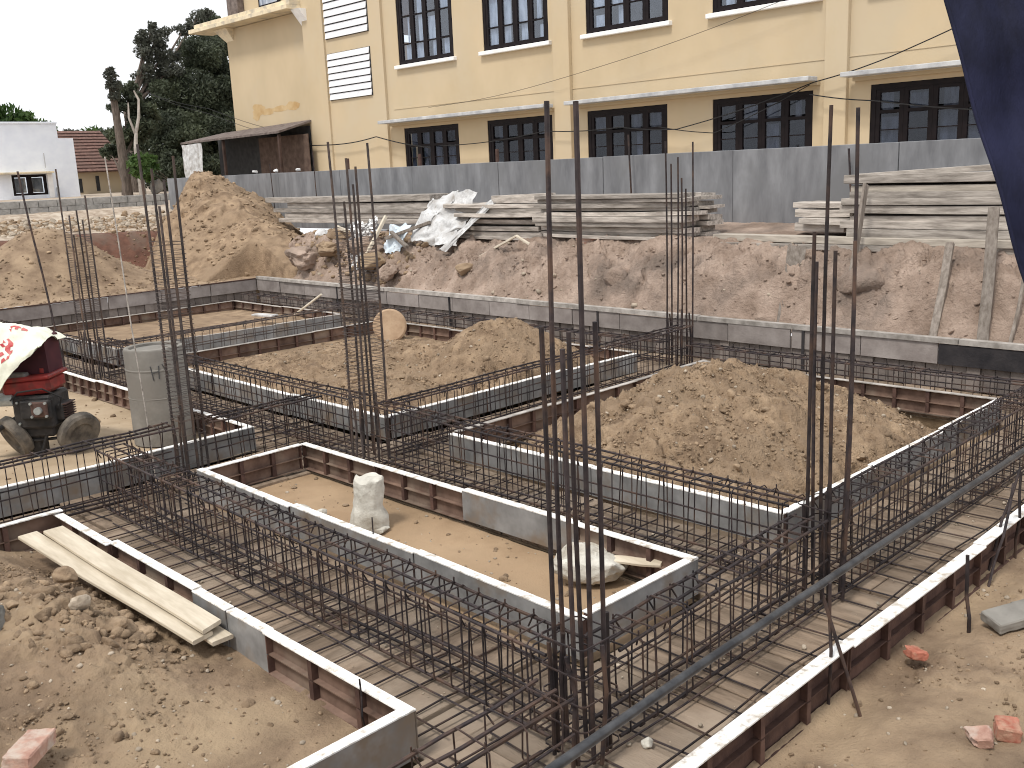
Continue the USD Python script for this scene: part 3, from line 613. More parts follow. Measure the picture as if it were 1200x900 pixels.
# ------------------------------------------------------------------ stones and clods
def rock(seed, sub=2, flat=1.0, amp=.6, sharp=1.0):
    r = np.random.default_rng(seed); m = trimesh.creation.icosphere(sub, 1.0)
    v = np.array(m.vertices); off = r.uniform(0, 50, 3)
    v *= (1+amp*(meshkit.fbm(v*1.3+off+60, 3, seed)-.5)*2)[:, None]
    for _ in range(7):                                   # broken faces
        n = r.normal(size=3); n /= np.linalg.norm(n); c = .62+.25*r.random()
        d = v@n; v = v-np.outer(np.maximum(d-c, 0)*.85*sharp, n)
    v *= r.uniform(.7, 1.15, 3)*np.array([1, 1, flat])
    return v, np.array(m.faces)
def instancer(name, protos, pos, sc, rot_seed, idx=None):
    pi = UsdGeom.PointInstancer.Define(stage, '/World/'+name)
    targets = []
    for k, (msh, m) in enumerate(protos):
        q = usdkit.mesh(stage, f'/World/{name}/shape_{k:03d}' if k else f'/World/{name}/shape', msh, m, True)
        targets.append(q.GetPath())
    pi.CreatePrototypesRel().SetTargets(targets)
    r = np.random.default_rng(rot_seed); n = len(pos)
    pi.CreateProtoIndicesAttr(Vt.IntArray.FromNumpy((r.integers(0, len(protos), n) if idx is None else idx).astype(np.int32)))
    pi.CreatePositionsAttr(Vt.Vec3fArray.FromNumpy(np.asarray(pos, np.float32)))
    pi.CreateScalesAttr(Vt.Vec3fArray.FromNumpy(np.repeat(np.asarray(sc, np.float32)[:, None], 3, 1)))
    qs = []
    for _ in range(n):
        a = r.uniform(0, 2*math.pi); t = r.normal(0, .5); b = r.uniform(0, 2*math.pi)
        w = np.array([math.cos(a/2), 0, 0, math.sin(a/2)]); x = np.array([math.cos(t/2), math.sin(t/2)*math.cos(b), math.sin(t/2)*math.sin(b), 0])
        qs.append(Gf.Quath(float(w[0]*x[0]-w[3]*x[3]), float(w[0]*x[1]-w[3]*x[2]), float(w[0]*x[2]+w[3]*x[1]), float(w[3]*x[0])))
    pi.CreateOrientationsAttr(Vt.QuathArray(qs))
    return tag(pi.GetPrim(), kind='stuff')
pos, sc = [], []
def scatter(n, box, fn, smin, smax, p=2.2, dens=None):
    r = np.random.default_rng(len(pos)+17)
    u = r.uniform(box[0], box[1], n); v = r.uniform(box[2], box[3], n); s = smin*(smax/smin)**(r.random(n)**p)
    if dens is not None: k = r.random(n) < dens(u, v); u, v, s = u[k], v[k], s[k]
    z = fn(u, v)
    pos.extend(np.stack([u, v, z+s*.15], -1)); sc.extend(s)
d0 = lambda u, v: np.clip(.12+1.1*sstep(-.02, .14, fbm2(u, v, 1.8, 3, 200))*sstep(3.2, 4.1, v), 0, 1)
scatter(9000, (.35, 2.03, 2.76, 6.2), soil_I0, .003, .014, 1.8, d0)
scatter(160, (.6, 1.9, 3.2, 5.9), soil_I0, .014, .034, 2.5, d0)
scatter(170, (1.2, 1.8, 4.2, 5.3), soil_I0, .015, .05, 1.9)
scatter(5200, (2.4, 8.5, .4, 1.74), soil_R, .003, .013, 2.2, lambda u, v: np.clip(.15+sstep(0, .12, fbm2(u, v, 1.5, 3, 201)), 0, 1))
scatter(70, (2.6, 7, .5, 1.7), soil_R, .010, .026, 2.0)
def tops(fh, fb): return lambda u, v: np.maximum(fh(u, v), fb(u, v))
scatter(9000, (4.95, 8.05, 2.9, 5.5), tops(heap_I2, soil_I2), .004, .017, 2.2)
scatter(160, (4.95, 8.05, 2.9, 5.5), tops(heap_I2, soil_I2), .016, .055, 2.2)
scatter(7000, (4.95, 8.05, 6.65, 10.8), tops(heap_I3, soil_I3), .005, .02, 2.2)
scatter(120, (4.95, 8.05, 6.65, 10.8), tops(heap_I3, soil_I3), .018, .06, 2.2)
scatter(900, (9.5, 11.0, 12.2, 15.9), land_bank, .015, .09, 2.2)
scatter(3000, (4, 9, 16.1, 20.2), land_left, .008, .04, 2.4)
scatter(1800, (8.8, 11.9, 16.2, 23), tops(spoil, land_any), .012, .06, 2.8)
scatter(900, (6, 12, 22.2, 24.6), land_left, .02, .10, 2.2)
scatter(150, (3.06, 3.92, 2.8, 6.3), soil_I1, .004, .03, 2.6)
scatter(220, (1.5, 3.9, 7.2, 11.2), soil_L, .006, .04, 2.4)
instancer('soil_clods', [(rock(300+k, 1 if k < 5 else 2, .75, .45), M['clod']) for k in range(8)], pos, sc, 5)
pos, sc = [], []
scatter(2200, (9.4, 10.5, 2, 12.6), land_bank, .006, .03, 3.0)
scatter(40, (9.35, 10.4, 2, 12.6), land_bank, .03, .11, 2.0)
instancer('bank_clods', [(rock(350+k, 2, .6, .5), M['bank']) for k in range(6)], pos, sc, 8)
pos, sc = [], []
scatter(420, (.35, 2.03, 2.76, 6.2), soil_I0, .004, .016, 2.2)
scatter(260, (2.4, 8, .4, 1.74), soil_R, .004, .016, 2.0)
scatter(420, (4.86, 8.1, 2.8, 5.58), tops(heap_I2, soil_I2), .006, .022, 2.0)
scatter(380, (4.9, 8.1, 6.54, 10.9), tops(heap_I3, soil_I3), .006, .022, 2.0)
scatter(260, (1.3, 9.1, 1.85, 2.68), lambda u, v: u*0-.212, .003, .014, 2.0)
scatter(160, (2.12, 2.98, 2.8, 6.2), lambda u, v: u*0-.212, .003, .016, 2.0)
scatter(300, (4.0, 4.74, 2.8, 10), lambda u, v: u*0-.212, .005, .022, 2.0)
scatter(120, (3.06, 3.92, 2.8, 6.3), soil_I1, .004, .018, 2.2)
scatter(120, (9.4, 10.7, 2, 15.5), land_bank, .012, .05, 2.2)
scatter(420, (6, 12, 22.2, 24.4), land_left, .04, .11, 1.6)
instancer('pebbles', [(rock(330+k, 1, .8, .3), M['stone']) for k in range(5)], pos, sc, 6)
def lone(name, label, cat, seed, u, v, z, s, m, flat=.7, rz=0., sub=3, amp=.4, scale=(1, 1, 1), smooth=25):
    vtx, f = rock(seed, sub, flat, amp); vtx = vtx*np.array(scale)*s
    vtx += (.06*s*(meshkit.fbm(vtx/s*5+30, 3, seed)-.5))[:, None]*vtx/s
    t = rotM((u, v, z), 0, 0, rz)
    return obj(name, vtx@t[:3, :3].T+t[:3, 3], m, None, smooth, label, cat) if False else obj(name, (vtx@t[:3, :3].T+t[:3, 3], f), m, None, smooth, label, cat)
lone('grey_rock', 'dark grey lump of rock at the left frame edge of the plank pit', 'rock', 401, 1.17, 4.80, .04, .13, M['greystone'], .8)
lone('grey_stone', 'small grey stone lying on the trench floor beside the steel pipe', 'stone', 402, 2.71, 2.12, -.20, .028, M['concrete_light'], .9)
lone('round_stone', 'rounded tan lump of earth at the edge of the rubble in the plank pit', 'clod', 403, 1.62, 4.42, -.03, .055, M['clod'], .8)
lone('round_stone', 'brown clod topmost in the rubble below the new planks', 'clod', 404, 1.62, 5.0, .06, .07, M['clod'], .7)
lone('round_stone', 'pale blocky stone in the middle of the rubble in the plank pit', 'stone', 405, 1.55, 4.62, .05, .06, M['stone'], .8)
lone('white_stone', 'small whitish stone alone on the bare soil of the plank pit', 'stone', 406, 1.23, 3.09, -.13, .02, M['stone'], .8)
lone('white_stone', 'white pebble by the left end of the long narrow pit, smaller of a pair', 'stone', 407, 3.32, 5.95, -.22, .045, M['concrete_light'], .6)
lone('white_stone', 'white stone by the left end of the long narrow pit, right of the flat shard', 'stone', 408, 3.42, 5.40, -.22, .05, M['concrete_light'], .7)
lone('flat_stone', 'flat grey shard lying on the sand near the left end of the long narrow pit', 'stone', 409, 3.38, 5.62, -.23, .09, M['concrete_light'], .3)
lone('half_buried_rock', 'large boulder half buried in the bank, between the rear and second columns', 'rock', 410, 9.75, 8.0, .55, .22, M['bank'], .7)
lone('half_buried_rock', 'dark rock jutting out of the bank below the white plastic sheets', 'rock', 411, 9.75, 10.9, .55, .18, M['soil_dark'], .6)
lone('half_buried_rock', 'big slab of earth leaning in the bank under the right timber stack', 'rock', 412, 9.85, 4.75, .68, .34, M['bank'], .55, .4)
lone('white_lump', 'white plaster lump on the rubble right of the big spoil heap', 'rubble', 413, 10.25, 15.35, .92, .16, M['plastic_white'], .8)
for k, (u, v, z, s) in enumerate([(9.7, 14.4, .75, .3), (9.9, 13.6, .8, .34), (9.6, 13.0, .62, .28), (9.55, 15.0, .62, .3), (10.1, 14.6, .95, .26), (9.45, 12.4, .5, .22)]):
    lone('rubble_lump', ['grey lump of rubble nearest the spoil heap foot', 'largest grey rubble lump under the far left timbers', 'grey rubble lump left of the speckled debris', 'lowest rubble lump beside the spoil heap', 'upper rubble lump under the white plaster', 'small rubble lump just above the outer form'][k], 'rubble', 420+k, u, v, z, s, M['bank'] if k % 2 else M['soil_dark'], .55, k*1.1, 4, .7)
# bricks and slabs
def brick(label, u, v, z, rx, ry, rz, size, m, cut=0.0, name='brick', cat='brick', seed=0):
    r = np.random.default_rng(seed+900); s = np.array(size)/2
    b = manifold_box(s, .006)
    vtx, f = b; vtx = vtx.copy()
    vtx += .004*(meshkit.fbm(vtx*60+40, 3, seed)[:, None]-.5)*2*np.sign(vtx)
    if cut:
        w = (vtx[:, 0] > 0); vtx[w, 0] -= cut*(.5+vtx[w, 1]/s[1]*.5)*(1+.3*np.sin(vtx[w, 2]*200))
    t = rotM((u, v, z), rx, ry, rz)
    return obj(name, (vtx@t[:3, :3].T+t[:3, 3], f), m, None, 30, label, cat)
def manifold_box(s, r):
    m = trimesh.convex.convex_hull(np.array([[sx*(s[0]-(r if k else 0)), sy*(s[1]-(r if k != 1 else 0)), sz*(s[2]-(r if k != 2 else 0))] for k in range(3) for sx in (-1, 1) for sy in (-1, 1) for sz in (-1, 1)]))
    m = m.subdivide().subdivide().subdivide()
    return np.array(m.vertices), np.array(m.faces)
brick('pale pink brick lying at the bottom left corner of the picture', .95, 3.60, -.01, .1, .12, .86, (.24, .10, .06), M['brick_pink'], .02, seed=1)
brick('red half brick on the right soil at the bottom right edge', 3.58, 1.105, -.13, .1, -.1, .5, (.10, .085, .06), M['brick'], .02, seed=2)
brick('flat pink brick shard in the middle of the right soil', 4.0, 1.64, -.17, .25, .1, 1.0, (.11, .08, .04), M['brick'], .045, seed=3)
brick('dull pink brick shard left of the red half brick', 3.46, 1.165, -.135, -.2, .3, 1.9, (.10, .08, .045), M['brick_pink'], .05, seed=4)
brick('grey concrete slab half buried at the right frame edge', 4.62, 1.40, -.14, .1, -.12, -.55, (.34, .14, .05), M['concrete'], .05, name='slab_piece', cat='slab', seed=5)
brick('pink brick under the middle timber stack, propping it', 10.35, 8.95, .98, 0, 0, .3, (.2, .38, .12), M['brick_pink'], .03, seed=6)
brick('small tan block under the right end of the middle timber stack', 10.35, 7.75, .98, 0, 0, .1, (.15, .2, .08), M['terracotta'], .02, seed=7)
brick('pale batten lying on the soil of the plank pit, upper left', 1.83, 5.95, -.05, 0, 0, 1.4, (.06, .02, .012), M['rope'], 0, name='wood_scrap', cat='wood scrap', seed=8)

# new planks in the left pit
def plank(label, p, q, w, th, m, roll=0.0, name='plank', cat='plank', group=None, chamf=0.0, sag=0.0):
    p, q = np.array(p, float), np.array(q, float); L = np.linalg.norm(q-p); d = (q-p)/L
    side = np.cross([0, 0, 1], d); side /= np.linalg.norm(side); up = np.cross(d, side)
    side2 = math.cos(roll)*side+math.sin(roll)*up; up2 = np.cross(d, side2)
    n = 9; b = min(.004, th*.2)
    prof = [(-w/2+b, -th/2), (w/2-b, -th/2), (w/2, -th/2+b), (w/2, th/2-b), (w/2-b, th/2), (-w/2+b, th/2), (-w/2, th/2-b), (-w/2, -th/2+b)]
    V = []
    for i in range(n):
        f = i/(n-1); c = p+(q-p)*f-np.array([0, 0, sag*math.sin(math.pi*f)])+side2*(.004*math.sin(f*7+L))
        for (a_, z_) in prof:
            e_ = chamf*max(0, (a_/w+.5)) if i == n-1 else 0
            V.append(c+side2*a_+up2*z_-d*e_)
    V = np.array(V); F = []
    for i in range(n-1):
        for j in range(8):
            a0, a1, b0, b1 = i*8+j, i*8+(j+1) % 8, (i+1)*8+j, (i+1)*8+(j+1) % 8
            F += [[a0, b0, b1], [a0, b1, a1]] if False else [[a0, a1, b1], [a0, b1, b0]]
    F += [[0, j+1, j] for j in range(1, 7)]; o = (n-1)*8; F += [[o, o+j, o+j+1] for j in range(1, 7)]
    return obj(name, (V, np.array(F)), m, None, 30, label, cat, group)
plank('upper new pale plank resting on two others in the left pit', (1.885, 5.93, .0), (1.925, 4.05, -.045), .118, .022, M['plank_new'], .0, chamf=.04)
plank('new pale plank under the others, sticking out on the left', (1.775, 6.05, -.03), (1.87, 4.05, -.078), .115, .022, M['plank_new'], .0, chamf=.02)
plank('lowest pale plank of the pile beside the form, mostly hidden', (1.92, 5.3, -.055), (1.945, 4.02, -.105), .11, .022, M['plank_new'], .0)

# ------------------------------------------------------------------ things in the pits
def lathe(prof, k=40):
    m = trimesh.creation.revolve(np.array(prof, float), sections=k); return m
# broken pile head
pr = [(0, 0), (.115, 0), (.125, .02), (.13, .06), (.128, .10), (.118, .15), (.105, .19), (.098, .25), (.097, .31), (.096, .345), (.085, .352), (0, .35)]
m = lathe(np.vstack([np.linspace(pr[i], pr[i+1], 4)[:-1] for i in range(len(pr)-1)]+[pr[-1:]]), 44)
v = np.array(m.vertices); ang = np.arctan2(v[:, 1], v[:, 0]); h = v[:, 2]
k = 1+.30*(meshkit.fbm(np.stack([np.cos(ang)*1.6, np.sin(ang)*1.6, h*7], -1)+20, 4, 9)-.5)*sstep(.0, .12, h)+.1*(meshkit.fbm(v*30+9, 3, 8)-.5)
k *= 1-.25*sstep(.16, .02, h)*0-.22*np.exp(-((h-.17)/.05)**2)*np.clip(np.cos(ang+.6), 0, 1)
v[:, :2] *= k[:, None]; v[:, 2] += (h > .33)*.05*(meshkit.fbm(v*25+3, 2, 6)-.3); v += [.02*0, 0, 0]
t = thing('pile_head', 'broken pale concrete pile head standing on the sand of the long narrow pit', 'pile head', (3.50, 4.98, -.27))
v[:, 0] += .02*(h/.35); obj('shaft', (v, np.array(m.faces)), M['concrete_light'], t, 40)
vt, f_ = rock(77, 3, .45, .5); obj('spilled_mortar', (vt*np.array([.15, .15, .13])+[0, 0, .03], f_), M['concrete_light'], t, 30)
# flat broken rock
t = thing('broken_rock', 'flat pale layered rock on the sand near the nearest column', 'rock', (3.80, 3.36, -.24))
vt, f_ = rock(88, 4, 1, .35); vt = vt*np.array([.19, .25, .095])
vt[:, 2] += .075*np.round((meshkit.fbm(vt*np.array([9, 4, 3])+8, 3, 5))*7)/7; vt += .010*(meshkit.fbm(vt*28+8, 3, 15)-.5)[:, None]
obj('lump', (vt+[0, 0, .06], f_), M['concrete_light'], t, 25)
obj('flake', (rock(89, 3, .25, .4)[0]*np.array([.09, .13, .08])+[.05, .02, .14], rock(89, 3, .25, .4)[1]), M['concrete_light'], t, 25)
plank('short pale board leaning out from under the flat rock', (3.84, 3.22, -.10), (3.93, 2.96, -.085), .06, .02, M['plank_new'], .2, name='short_board', cat='board')
# round clay disc
disc = lathe([(0, -.05), (.20, -.05), (.222, -.03), (.222, .03), (.20, .048), (0, .04)], 40)
R = rotM((7.86, 10.25, .0), 0, math.radians(-78), 0)@rotM((0, 0, 0), 0, 0, 0)
R = trimesh.transformations.translation_matrix((7.80, 10.28, .03))@trimesh.transformations.euler_matrix(0, 0, math.radians(230), 'sxyz')@trimesh.transformations.euler_matrix(0, math.radians(78), 0, 'sxyz')
disc.apply_transform(R); obj('clay_disc', disc, M['terracotta'], None, 30, 'round tan disc leaning against the form at the corner of the middle pit', 'disc')
# concrete pipe
t = thing('concrete_pipe', 'upright grey concrete pipe section standing in the left sandy pit', 'concrete pipe', (3.61, 8.11, -.2))
R0 = .25; Hh = .83
prof = [(R0-.045, .02), (R0-.045, Hh), (R0-.03, Hh+.008), (R0-.008, Hh+.004), (R0, Hh-.01), (R0, Hh*.8), (R0+.004, Hh*.795), (R0+.004, Hh*.785), (R0, Hh*.78), (R0, Hh*.5), (R0+.003, Hh*.495), (R0, Hh*.49), (R0, .0), (R0-.045, 0), (R0-.045, .02)]
m = lathe(prof, 56); obj('shell', m, M['concrete'], t, 30)
obj('rim_mortar', lathe([(0, Hh-.04), (R0-.05, Hh-.04), (R0-.05, Hh-.02), (0, Hh-.0)], 40), M['concrete'], t, 30)
az0 = math.atan2(-8.12, -3.62)
def on_pipe(x, z, r=R0+.004):      # x metres to the right round the shell as seen from the front
    a_ = az0+x/R0; return (r*math.cos(a_), r*math.sin(a_), z)
for st in ([(-.03, .58), (-.045, .70)], [(-.035, .64), (.02, .655)], [(.015, .59), (.02, .70)], [(.05, .71), (.10, .60)]):
    (xa, za), (xb, zb_) = st; obj('painted_stroke', MB().tube([on_pipe(xa+(xb-xa)*f, za+(zb_-za)*f, R0+.002) for f in np.linspace(0, 1, 5)], .005, 5), M['ink'], t)
# engine machine under a sack
ang_m = math.degrees(math.atan2(CR[1], CR[0]))
t = thing('engine_machine', 'red and black engine on splayed feet under a printed sack, at the left frame edge', 'machine', (2.80, 8.52, -.2), ang_m)
def LM(loc, rx=0, ry=0, rz=0): return rotM(loc, rx, ry, rz)
e_ = MB(); e_.box((-.20, -.16, .25), (.13, .18, .53), None, .02); e_.box((-.12, -.2, .34), (.13, -.15, .5), None, .012); e_.box((-.16, -.12, .17), (.10, .14, .26), None, .015); e_.box((.12, -.1, .3), (.19, .1, .44), None, .012)
obj('engine_block', e_, M['black_iron'], t)
obj('gear_cover', MB().box((-.02, -.222, .36), (.12, -.2, .49), None, .01), M['steel_rib'], t)
cyl = trimesh.creation.cylinder(.03, .04, sections=20); cyl.apply_transform(LM((.05, -.235, .42), math.pi/2)); obj('starter_knob', cyl, M['grey_metal'], t, 30)
mf = trimesh.creation.cylinder(.055, .18, sections=20); mf.apply_transform(LM((-.28, -.12, .50), 0, math.pi/2)); mb = MB().mesh(mf); mb.tube([(-.2, -.12, .48), (-.16, -.1, .42), (-.14, -.05, .4)], .022, 10); obj('muffler', mb, M['grey_metal'], t, 30)
tank = MB().box((-.24, -.16, .54), (.17, .16, .675), LM((0, 0, 0), 0, -.06), .03); obj('fuel_tank', tank, M['red_paint'], t)
lip = MB().box((-.27, -.18, .66), (.19, .18, .695), LM((0, 0, 0), 0, -.06), .012); obj('tank_lip', lip, M['red_paint'], t)
cap_ = trimesh.creation.cylinder(.035, .04, sections=18); cap_.apply_transform(LM((.05, -.05, .725))); obj('filler_cap', cap_, M['red_paint'], t, 30)
sw = MB().box((-.19, -.15, .68), (-.06, -.02, .72), None, .008); obj('switch_box', sw, M['steel_face'], t)
hood = np.array([(-.24, .70), (.11, .70), (.10, 1.0), (.05, 1.03), (-.26, .98)]); hv = np.vstack([np.c_[hood[:, 0], np.full(5, -.08), hood[:, 1]], np.c_[hood[:, 0], np.full(5, .18), hood[:, 1]]])
obj('hood', trimesh.convex.convex_hull(hv), M['maroon'], t)
for (x, y, lean, yaw, r_) in ((.25, .0, .42, 1.0, .18), (-.26, -.05, -.6, -.8, .185)):
    w = lathe([(0, -.03), (r_*.5, -.03), (r_*.58, -.045), (r_-.02, -.048), (r_, -.03), (r_, .03), (r_-.02, .048), (r_*.58, .045), (r_*.5, .03), (0, .03)], 32)
    wv = np.array(w.vertices); wv *= 1+.035*(meshkit.fbm(wv*14+5, 3, int(r_*100))[:, None]-.5); w.vertices = wv
    w.apply_transform(trimesh.transformations.translation_matrix((x, y, r_*.93))@trimesh.transformations.euler_matrix(0, lean, 0, 'sxyz')@trimesh.transformations.euler_matrix(0, 0, yaw, 'sxyz')@trimesh.transformations.euler_matrix(math.pi/2, 0, 0, 'sxyz'))
    q = obj('wheel', w, M['tyre'], t, 30)
st = MB(); st.tube([(.06, -.1, .26), (-.04, -.12, .0)], .014, 8); st.tube([(-.2, -.1, .13), (.22, -.06, .15)], .013, 8); st.tube([(-.1, .1, .3), (-.26, 0, .18)], .02, 8); st.tube([(.08, .05, .3), (.23, 0, .2)], .02, 8); obj('strut', st, M['black_iron'], t)
obj('stand', MB().box((-.13, -.08, .0), (-.04, .06, .18), None, .015), M['black_iron'], t)
obj('throttle_cable', MB().tube([(-.2, -.17, .5), (-.1, -.23, .58), (.1, -.22, .6), (.2, -.12, .5), (.16, -.1, .4)], .007, 6), M['cable'], t)
obj('hose', MB().tube([(-.2, -.1, .34), (-.34, -.14, .26), (-.46, -.12, .18), (-.62, -.05, .1)], .022, 8), M['black_iron'], t, True)
for bx_, bz_ in ((-.01, .37), (.11, .37), (-.01, .48), (.11, .48), (-.15, .3), (-.15, .48)):
    q = trimesh.creation.cylinder(.011, .02, sections=6); q.apply_transform(LM((bx_, -.228 if bx_ > -.1 else -.165, bz_), math.pi/2)); obj('bolt', q, M['grey_metal'], t)
fin = MB()
for k in range(7): fin.box((.13, -.09, .31+k*.02), (.215, .09, .317+k*.02))
obj('cooling_fins', fin, M['steel_rib'], t)
# sack: a draped sheet, higher at the upper left
n1, n2 = 34, 30
S, T = np.meshgrid(np.linspace(0, 1, n1), np.linspace(0, 1, n2), indexing='ij')
top = np.interp(S, [0, .35, .7, .9, 1], [1.08, 1.13, 1.09, 1.05, .99]); xx = -.62+.76*S
front = np.interp(S, [0, .3, .55, .8, 1], [.50, .50, .64, .84, .93])
yy = .22-.46*T**.9; zz = np.where(T < .5, top-.06*(1-T/.5)**2, top+(front-top)*((T-.5)/.5)**1.05); yy = np.where(T < .5, .25-.4*T/.5*.9, -.11-.16*np.sin((T-.5)/.5*1.4))
zz += .035*(meshkit.fbm(np.stack([S*6, T*5, S*0], -1)+10, 3, 3)-.5)*2; yy += .04*(meshkit.fbm(np.stack([S*5, T*6, S*0], -1)+30, 3, 4)-.5)*2
sv = np.stack([xx, yy, zz], -1).reshape(-1, 3)
i_, j_ = np.meshgrid(np.arange(n1-1), np.arange(n2-1), indexing='ij'); q4 = np.stack([i_*n2+j_, i_*n2+j_+1, (i_+1)*n2+j_+1, (i_+1)*n2+j_], -1).reshape(-1, 4)
sf = np.vstack([q4[:, [0, 1, 2]], q4[:, [0, 2, 3]]])
zr = math.radians(ang_m); Rz = np.array([[math.cos(zr), -math.sin(zr), 0], [math.sin(zr), math.cos(zr), 0], [0, 0, 1]]); base_m = np.array([2.80, 8.52, -.2])
vn = trimesh.Trimesh(sv, sf, process=False).vertex_normals; vn = np.where((vn[:, 1:2] > .3), -vn, vn)
thick = (np.vstack([sv, sv-vn*.006]), np.vstack([sf, sf[:, ::-1]+len(sv)]))
tk = thing('sack', 'pale printed sack draped over the engine at the left frame edge', 'sack', base_m, ang_m)
obj('cloth', thick, M['sack'], tk, True)
cS, cT = S.ravel()[sf].mean(1), T.ravel()[sf].mean(1)
for (s0, t0, rs, rt) in ((.62, .73, .075, .10), (.35, .88, .13, .08), (.72, .50, .09, .06), (.12, .72, .1, .05)):
    nz = meshkit.fbm(np.stack([cS*28, cT*28, cS*0], -1)+5, 2, 5)
    pick = (((cS-s0)/rs)**2+((cT-t0)/rt)**2 < 1) & (nz > .42)
    if pick.any():
        ids = np.unique(sf[pick]); re = np.zeros(len(sv), int); re[ids] = np.arange(len(ids))
        obj('red_print', ((sv+np.sign((vn@np.array([0, -1, .6])))[:, None]*vn*.003)[ids], re[sf[pick]]), M['print'], tk, True)
# ground litter on the left: hose / sack on sand
lone('sand_lump', 'rounded sand lump right of the machine in the left pit', 'sand pile', 440, 3.35, 9.35, -.2, .2, M['sand'], .45, .6)
single_bar('pale stick leaning out of the rear left trench', (8.0, 12.9, -.05), (8.15, 12.35, .28), .016, mat_='rope', name='stick', cat='stick')
plank('white board scrap lying in the rear left pit', (7.5, 13.2, .0), (7.6, 12.8, .0), .14, .03, M['plastic_white'], name='board_scrap', cat='board')

# ------------------------------------------------------------------ bank: timber stacks, props, plastic
ORD = ['lowest', 'second from the bottom', 'third from the bottom', 'fourth from the bottom', 'fifth from the bottom', 'sixth from the bottom', 'seventh from the bottom', 'eighth from the bottom', 'ninth from the bottom', 'tenth from the bottom', 'eleventh from the bottom']
def stack(desc, v0, v1, z0, layers, u0=10.45, depth=.9, ends=.25, pale=(), tilt=0.0, thk=.055, rows=2):
    z = z0
    for k in range(layers):
        th = thk*rng.uniform(.7, 1.25)
        for j in range(rows):
            a0 = v0-rng.uniform(-.4, 1)*ends; a1 = v1+rng.uniform(-.4, 1)*ends
            w = depth/rows*rng.uniform(.8, .98)
            uu = u0+(j+.5)*depth/rows+rng.normal(0, .03)*(j == 0)
            pl = (k in pale and j == 0); o = 'top' if k == layers-1 else ORD[k]
            lab = f'pale fresh cut timber, {o} on the face of the {desc}' if pl else (f'weathered grey timber, {o} on the face of the {desc}' if j == 0 else f'grey timber, {o} in the row behind in the {desc}')
            plank(lab, (uu, a0, z+th/2+rng.normal(0, .006)), (uu+rng.normal(0, .04), a1, z+th/2+rng.normal(0, .009)+tilt*k/layers), w, th*rng.uniform(.84, .97), M['timber_pale' if pl else 'timber'], rng.normal(0, .035), name='timber_plank', cat='plank', group=f'planks in the {desc}', sag=rng.uniform(0, .015))
        z += th*1.02
stack('middle stack', 7.35, 9.75, 1.0, 10, u0=10.22, depth=.8, thk=.062, ends=.14)
stack('left stack', 9.95, 11.7, .94, 8, u0=10.3, depth=.75, thk=.07, ends=.3)
stack('far left stack', 13.0, 17.4, 1.12, 5, u0=10.7, depth=.6, thk=.09, ends=.6)
stack('tall right stack', 2.6, 5.22, 1.08, 8, u0=10.32, depth=.9, thk=.082, pale=(6,), ends=.15)
stack('low right stack', 3.2, 6.6, .95, 2, u0=10.1, depth=.3, thk=.075, pale=(1,), ends=.5, rows=1)
stack('short right stack', 5.35, 6.0, 1.10, 4, u0=10.7, depth=.5, thk=.08, ends=.18)
plank('rough log lying on the left timber stack, jutting right', (10.5, 11.0, 1.53), (10.42, 9.72, 1.56), .13, .12, M['timber'], name='log', cat='log')
plank('sloping timber on top of the tall right stack', (10.7, 5.2, 1.735), (10.75, 2.4, 1.85), .3, .06, M['timber'], name='timber_plank', cat='plank')
plank('pale vertical board standing against the right timber stack', (9.75, 4.88, .45), (10.2, 4.93, 1.66), .10, .03, M['post'], 1.5, name='prop_board', cat='board')
plank('grey post leaning beside the blue tarpaulin on the right', (9.36, 3.34, .15), (9.9, 3.50, 1.42), .10, .085, M['post'], name='prop_post', cat='post')
plank('brown pole leaning against the bank under the right timbers', (9.4, 3.82, .15), (9.92, 3.90, 1.08), .075, .06, M['post'], name='prop_pole', cat='pole')
plank('thin dark stake on the bank at the far right', (9.4, 3.12, .15), (9.62, 3.1, .8), .03, .03, M['post'], name='bank_stake', cat='stake')
plank('buried board standing in the bank behind the second rebar column', (9.5, 5.45, .2), (9.98, 5.6, 1.0), .2, .04, M['post'], .3, name='bank_board', cat='board')
for s_ in (-1, 1): plank(['left pale batten of the tent shaped pair on the bank', 'right pale batten of the tent shaped pair on the bank'][s_ > 0], (9.95, 10.05-s_*.75, .72), (10.0, 10.05, 1.04), .04, .03, M['rope'], name='batten', cat='batten')
def sheet(name, label, cat, p00, p10, p01, p11, m, amp=.06, seed=1, n=26, thick=.006, rag=.0):
    s, t_ = np.meshgrid(np.linspace(0, 1, n), np.linspace(0, 1, n), indexing='ij')
    P0, P1, P2, P3 = [np.array(x, float) for x in (p00, p10, p01, p11)]
    pt = ((1-s)*(1-t_))[..., None]*P0+(s*(1-t_))[..., None]*P1+((1-s)*t_)[..., None]*P2+(s*t_)[..., None]*P3
    pt = pt+amp*2*(np.stack([meshkit.fbm(np.stack([s*4, t_*4, s*0+q], -1)+20+seed, 4, seed+q) for q in range(3)], -1)-.5)*np.array([1, 1+rag*4, 1.2])
    v_ = pt.reshape(-1, 3); i, j = np.meshgrid(np.arange(n-1), np.arange(n-1), indexing='ij'); q = np.stack([i*n+j, (i+1)*n+j, (i+1)*n+j+1, i*n+j+1], -1).reshape(-1, 4)
    f = np.vstack([q[:, [0, 1, 2]], q[:, [0, 2, 3]]]); N = trimesh.Trimesh(v_, f, process=False).vertex_normals
    return obj(name, (np.vstack([v_, v_-N*thick]), np.vstack([f, f[:, ::-1]+len(v_)])), m, None, True, label, cat)
sheet('plastic_sheet', 'crumpled white plastic sheet hanging over the left timber stack', 'plastic sheet', (10.05, 12.7, .95), (10.05, 11.5, .82), (10.5, 12.5, 1.58), (10.5, 11.45, 1.62), M['plastic_white'], .10, 3, rag=.2)
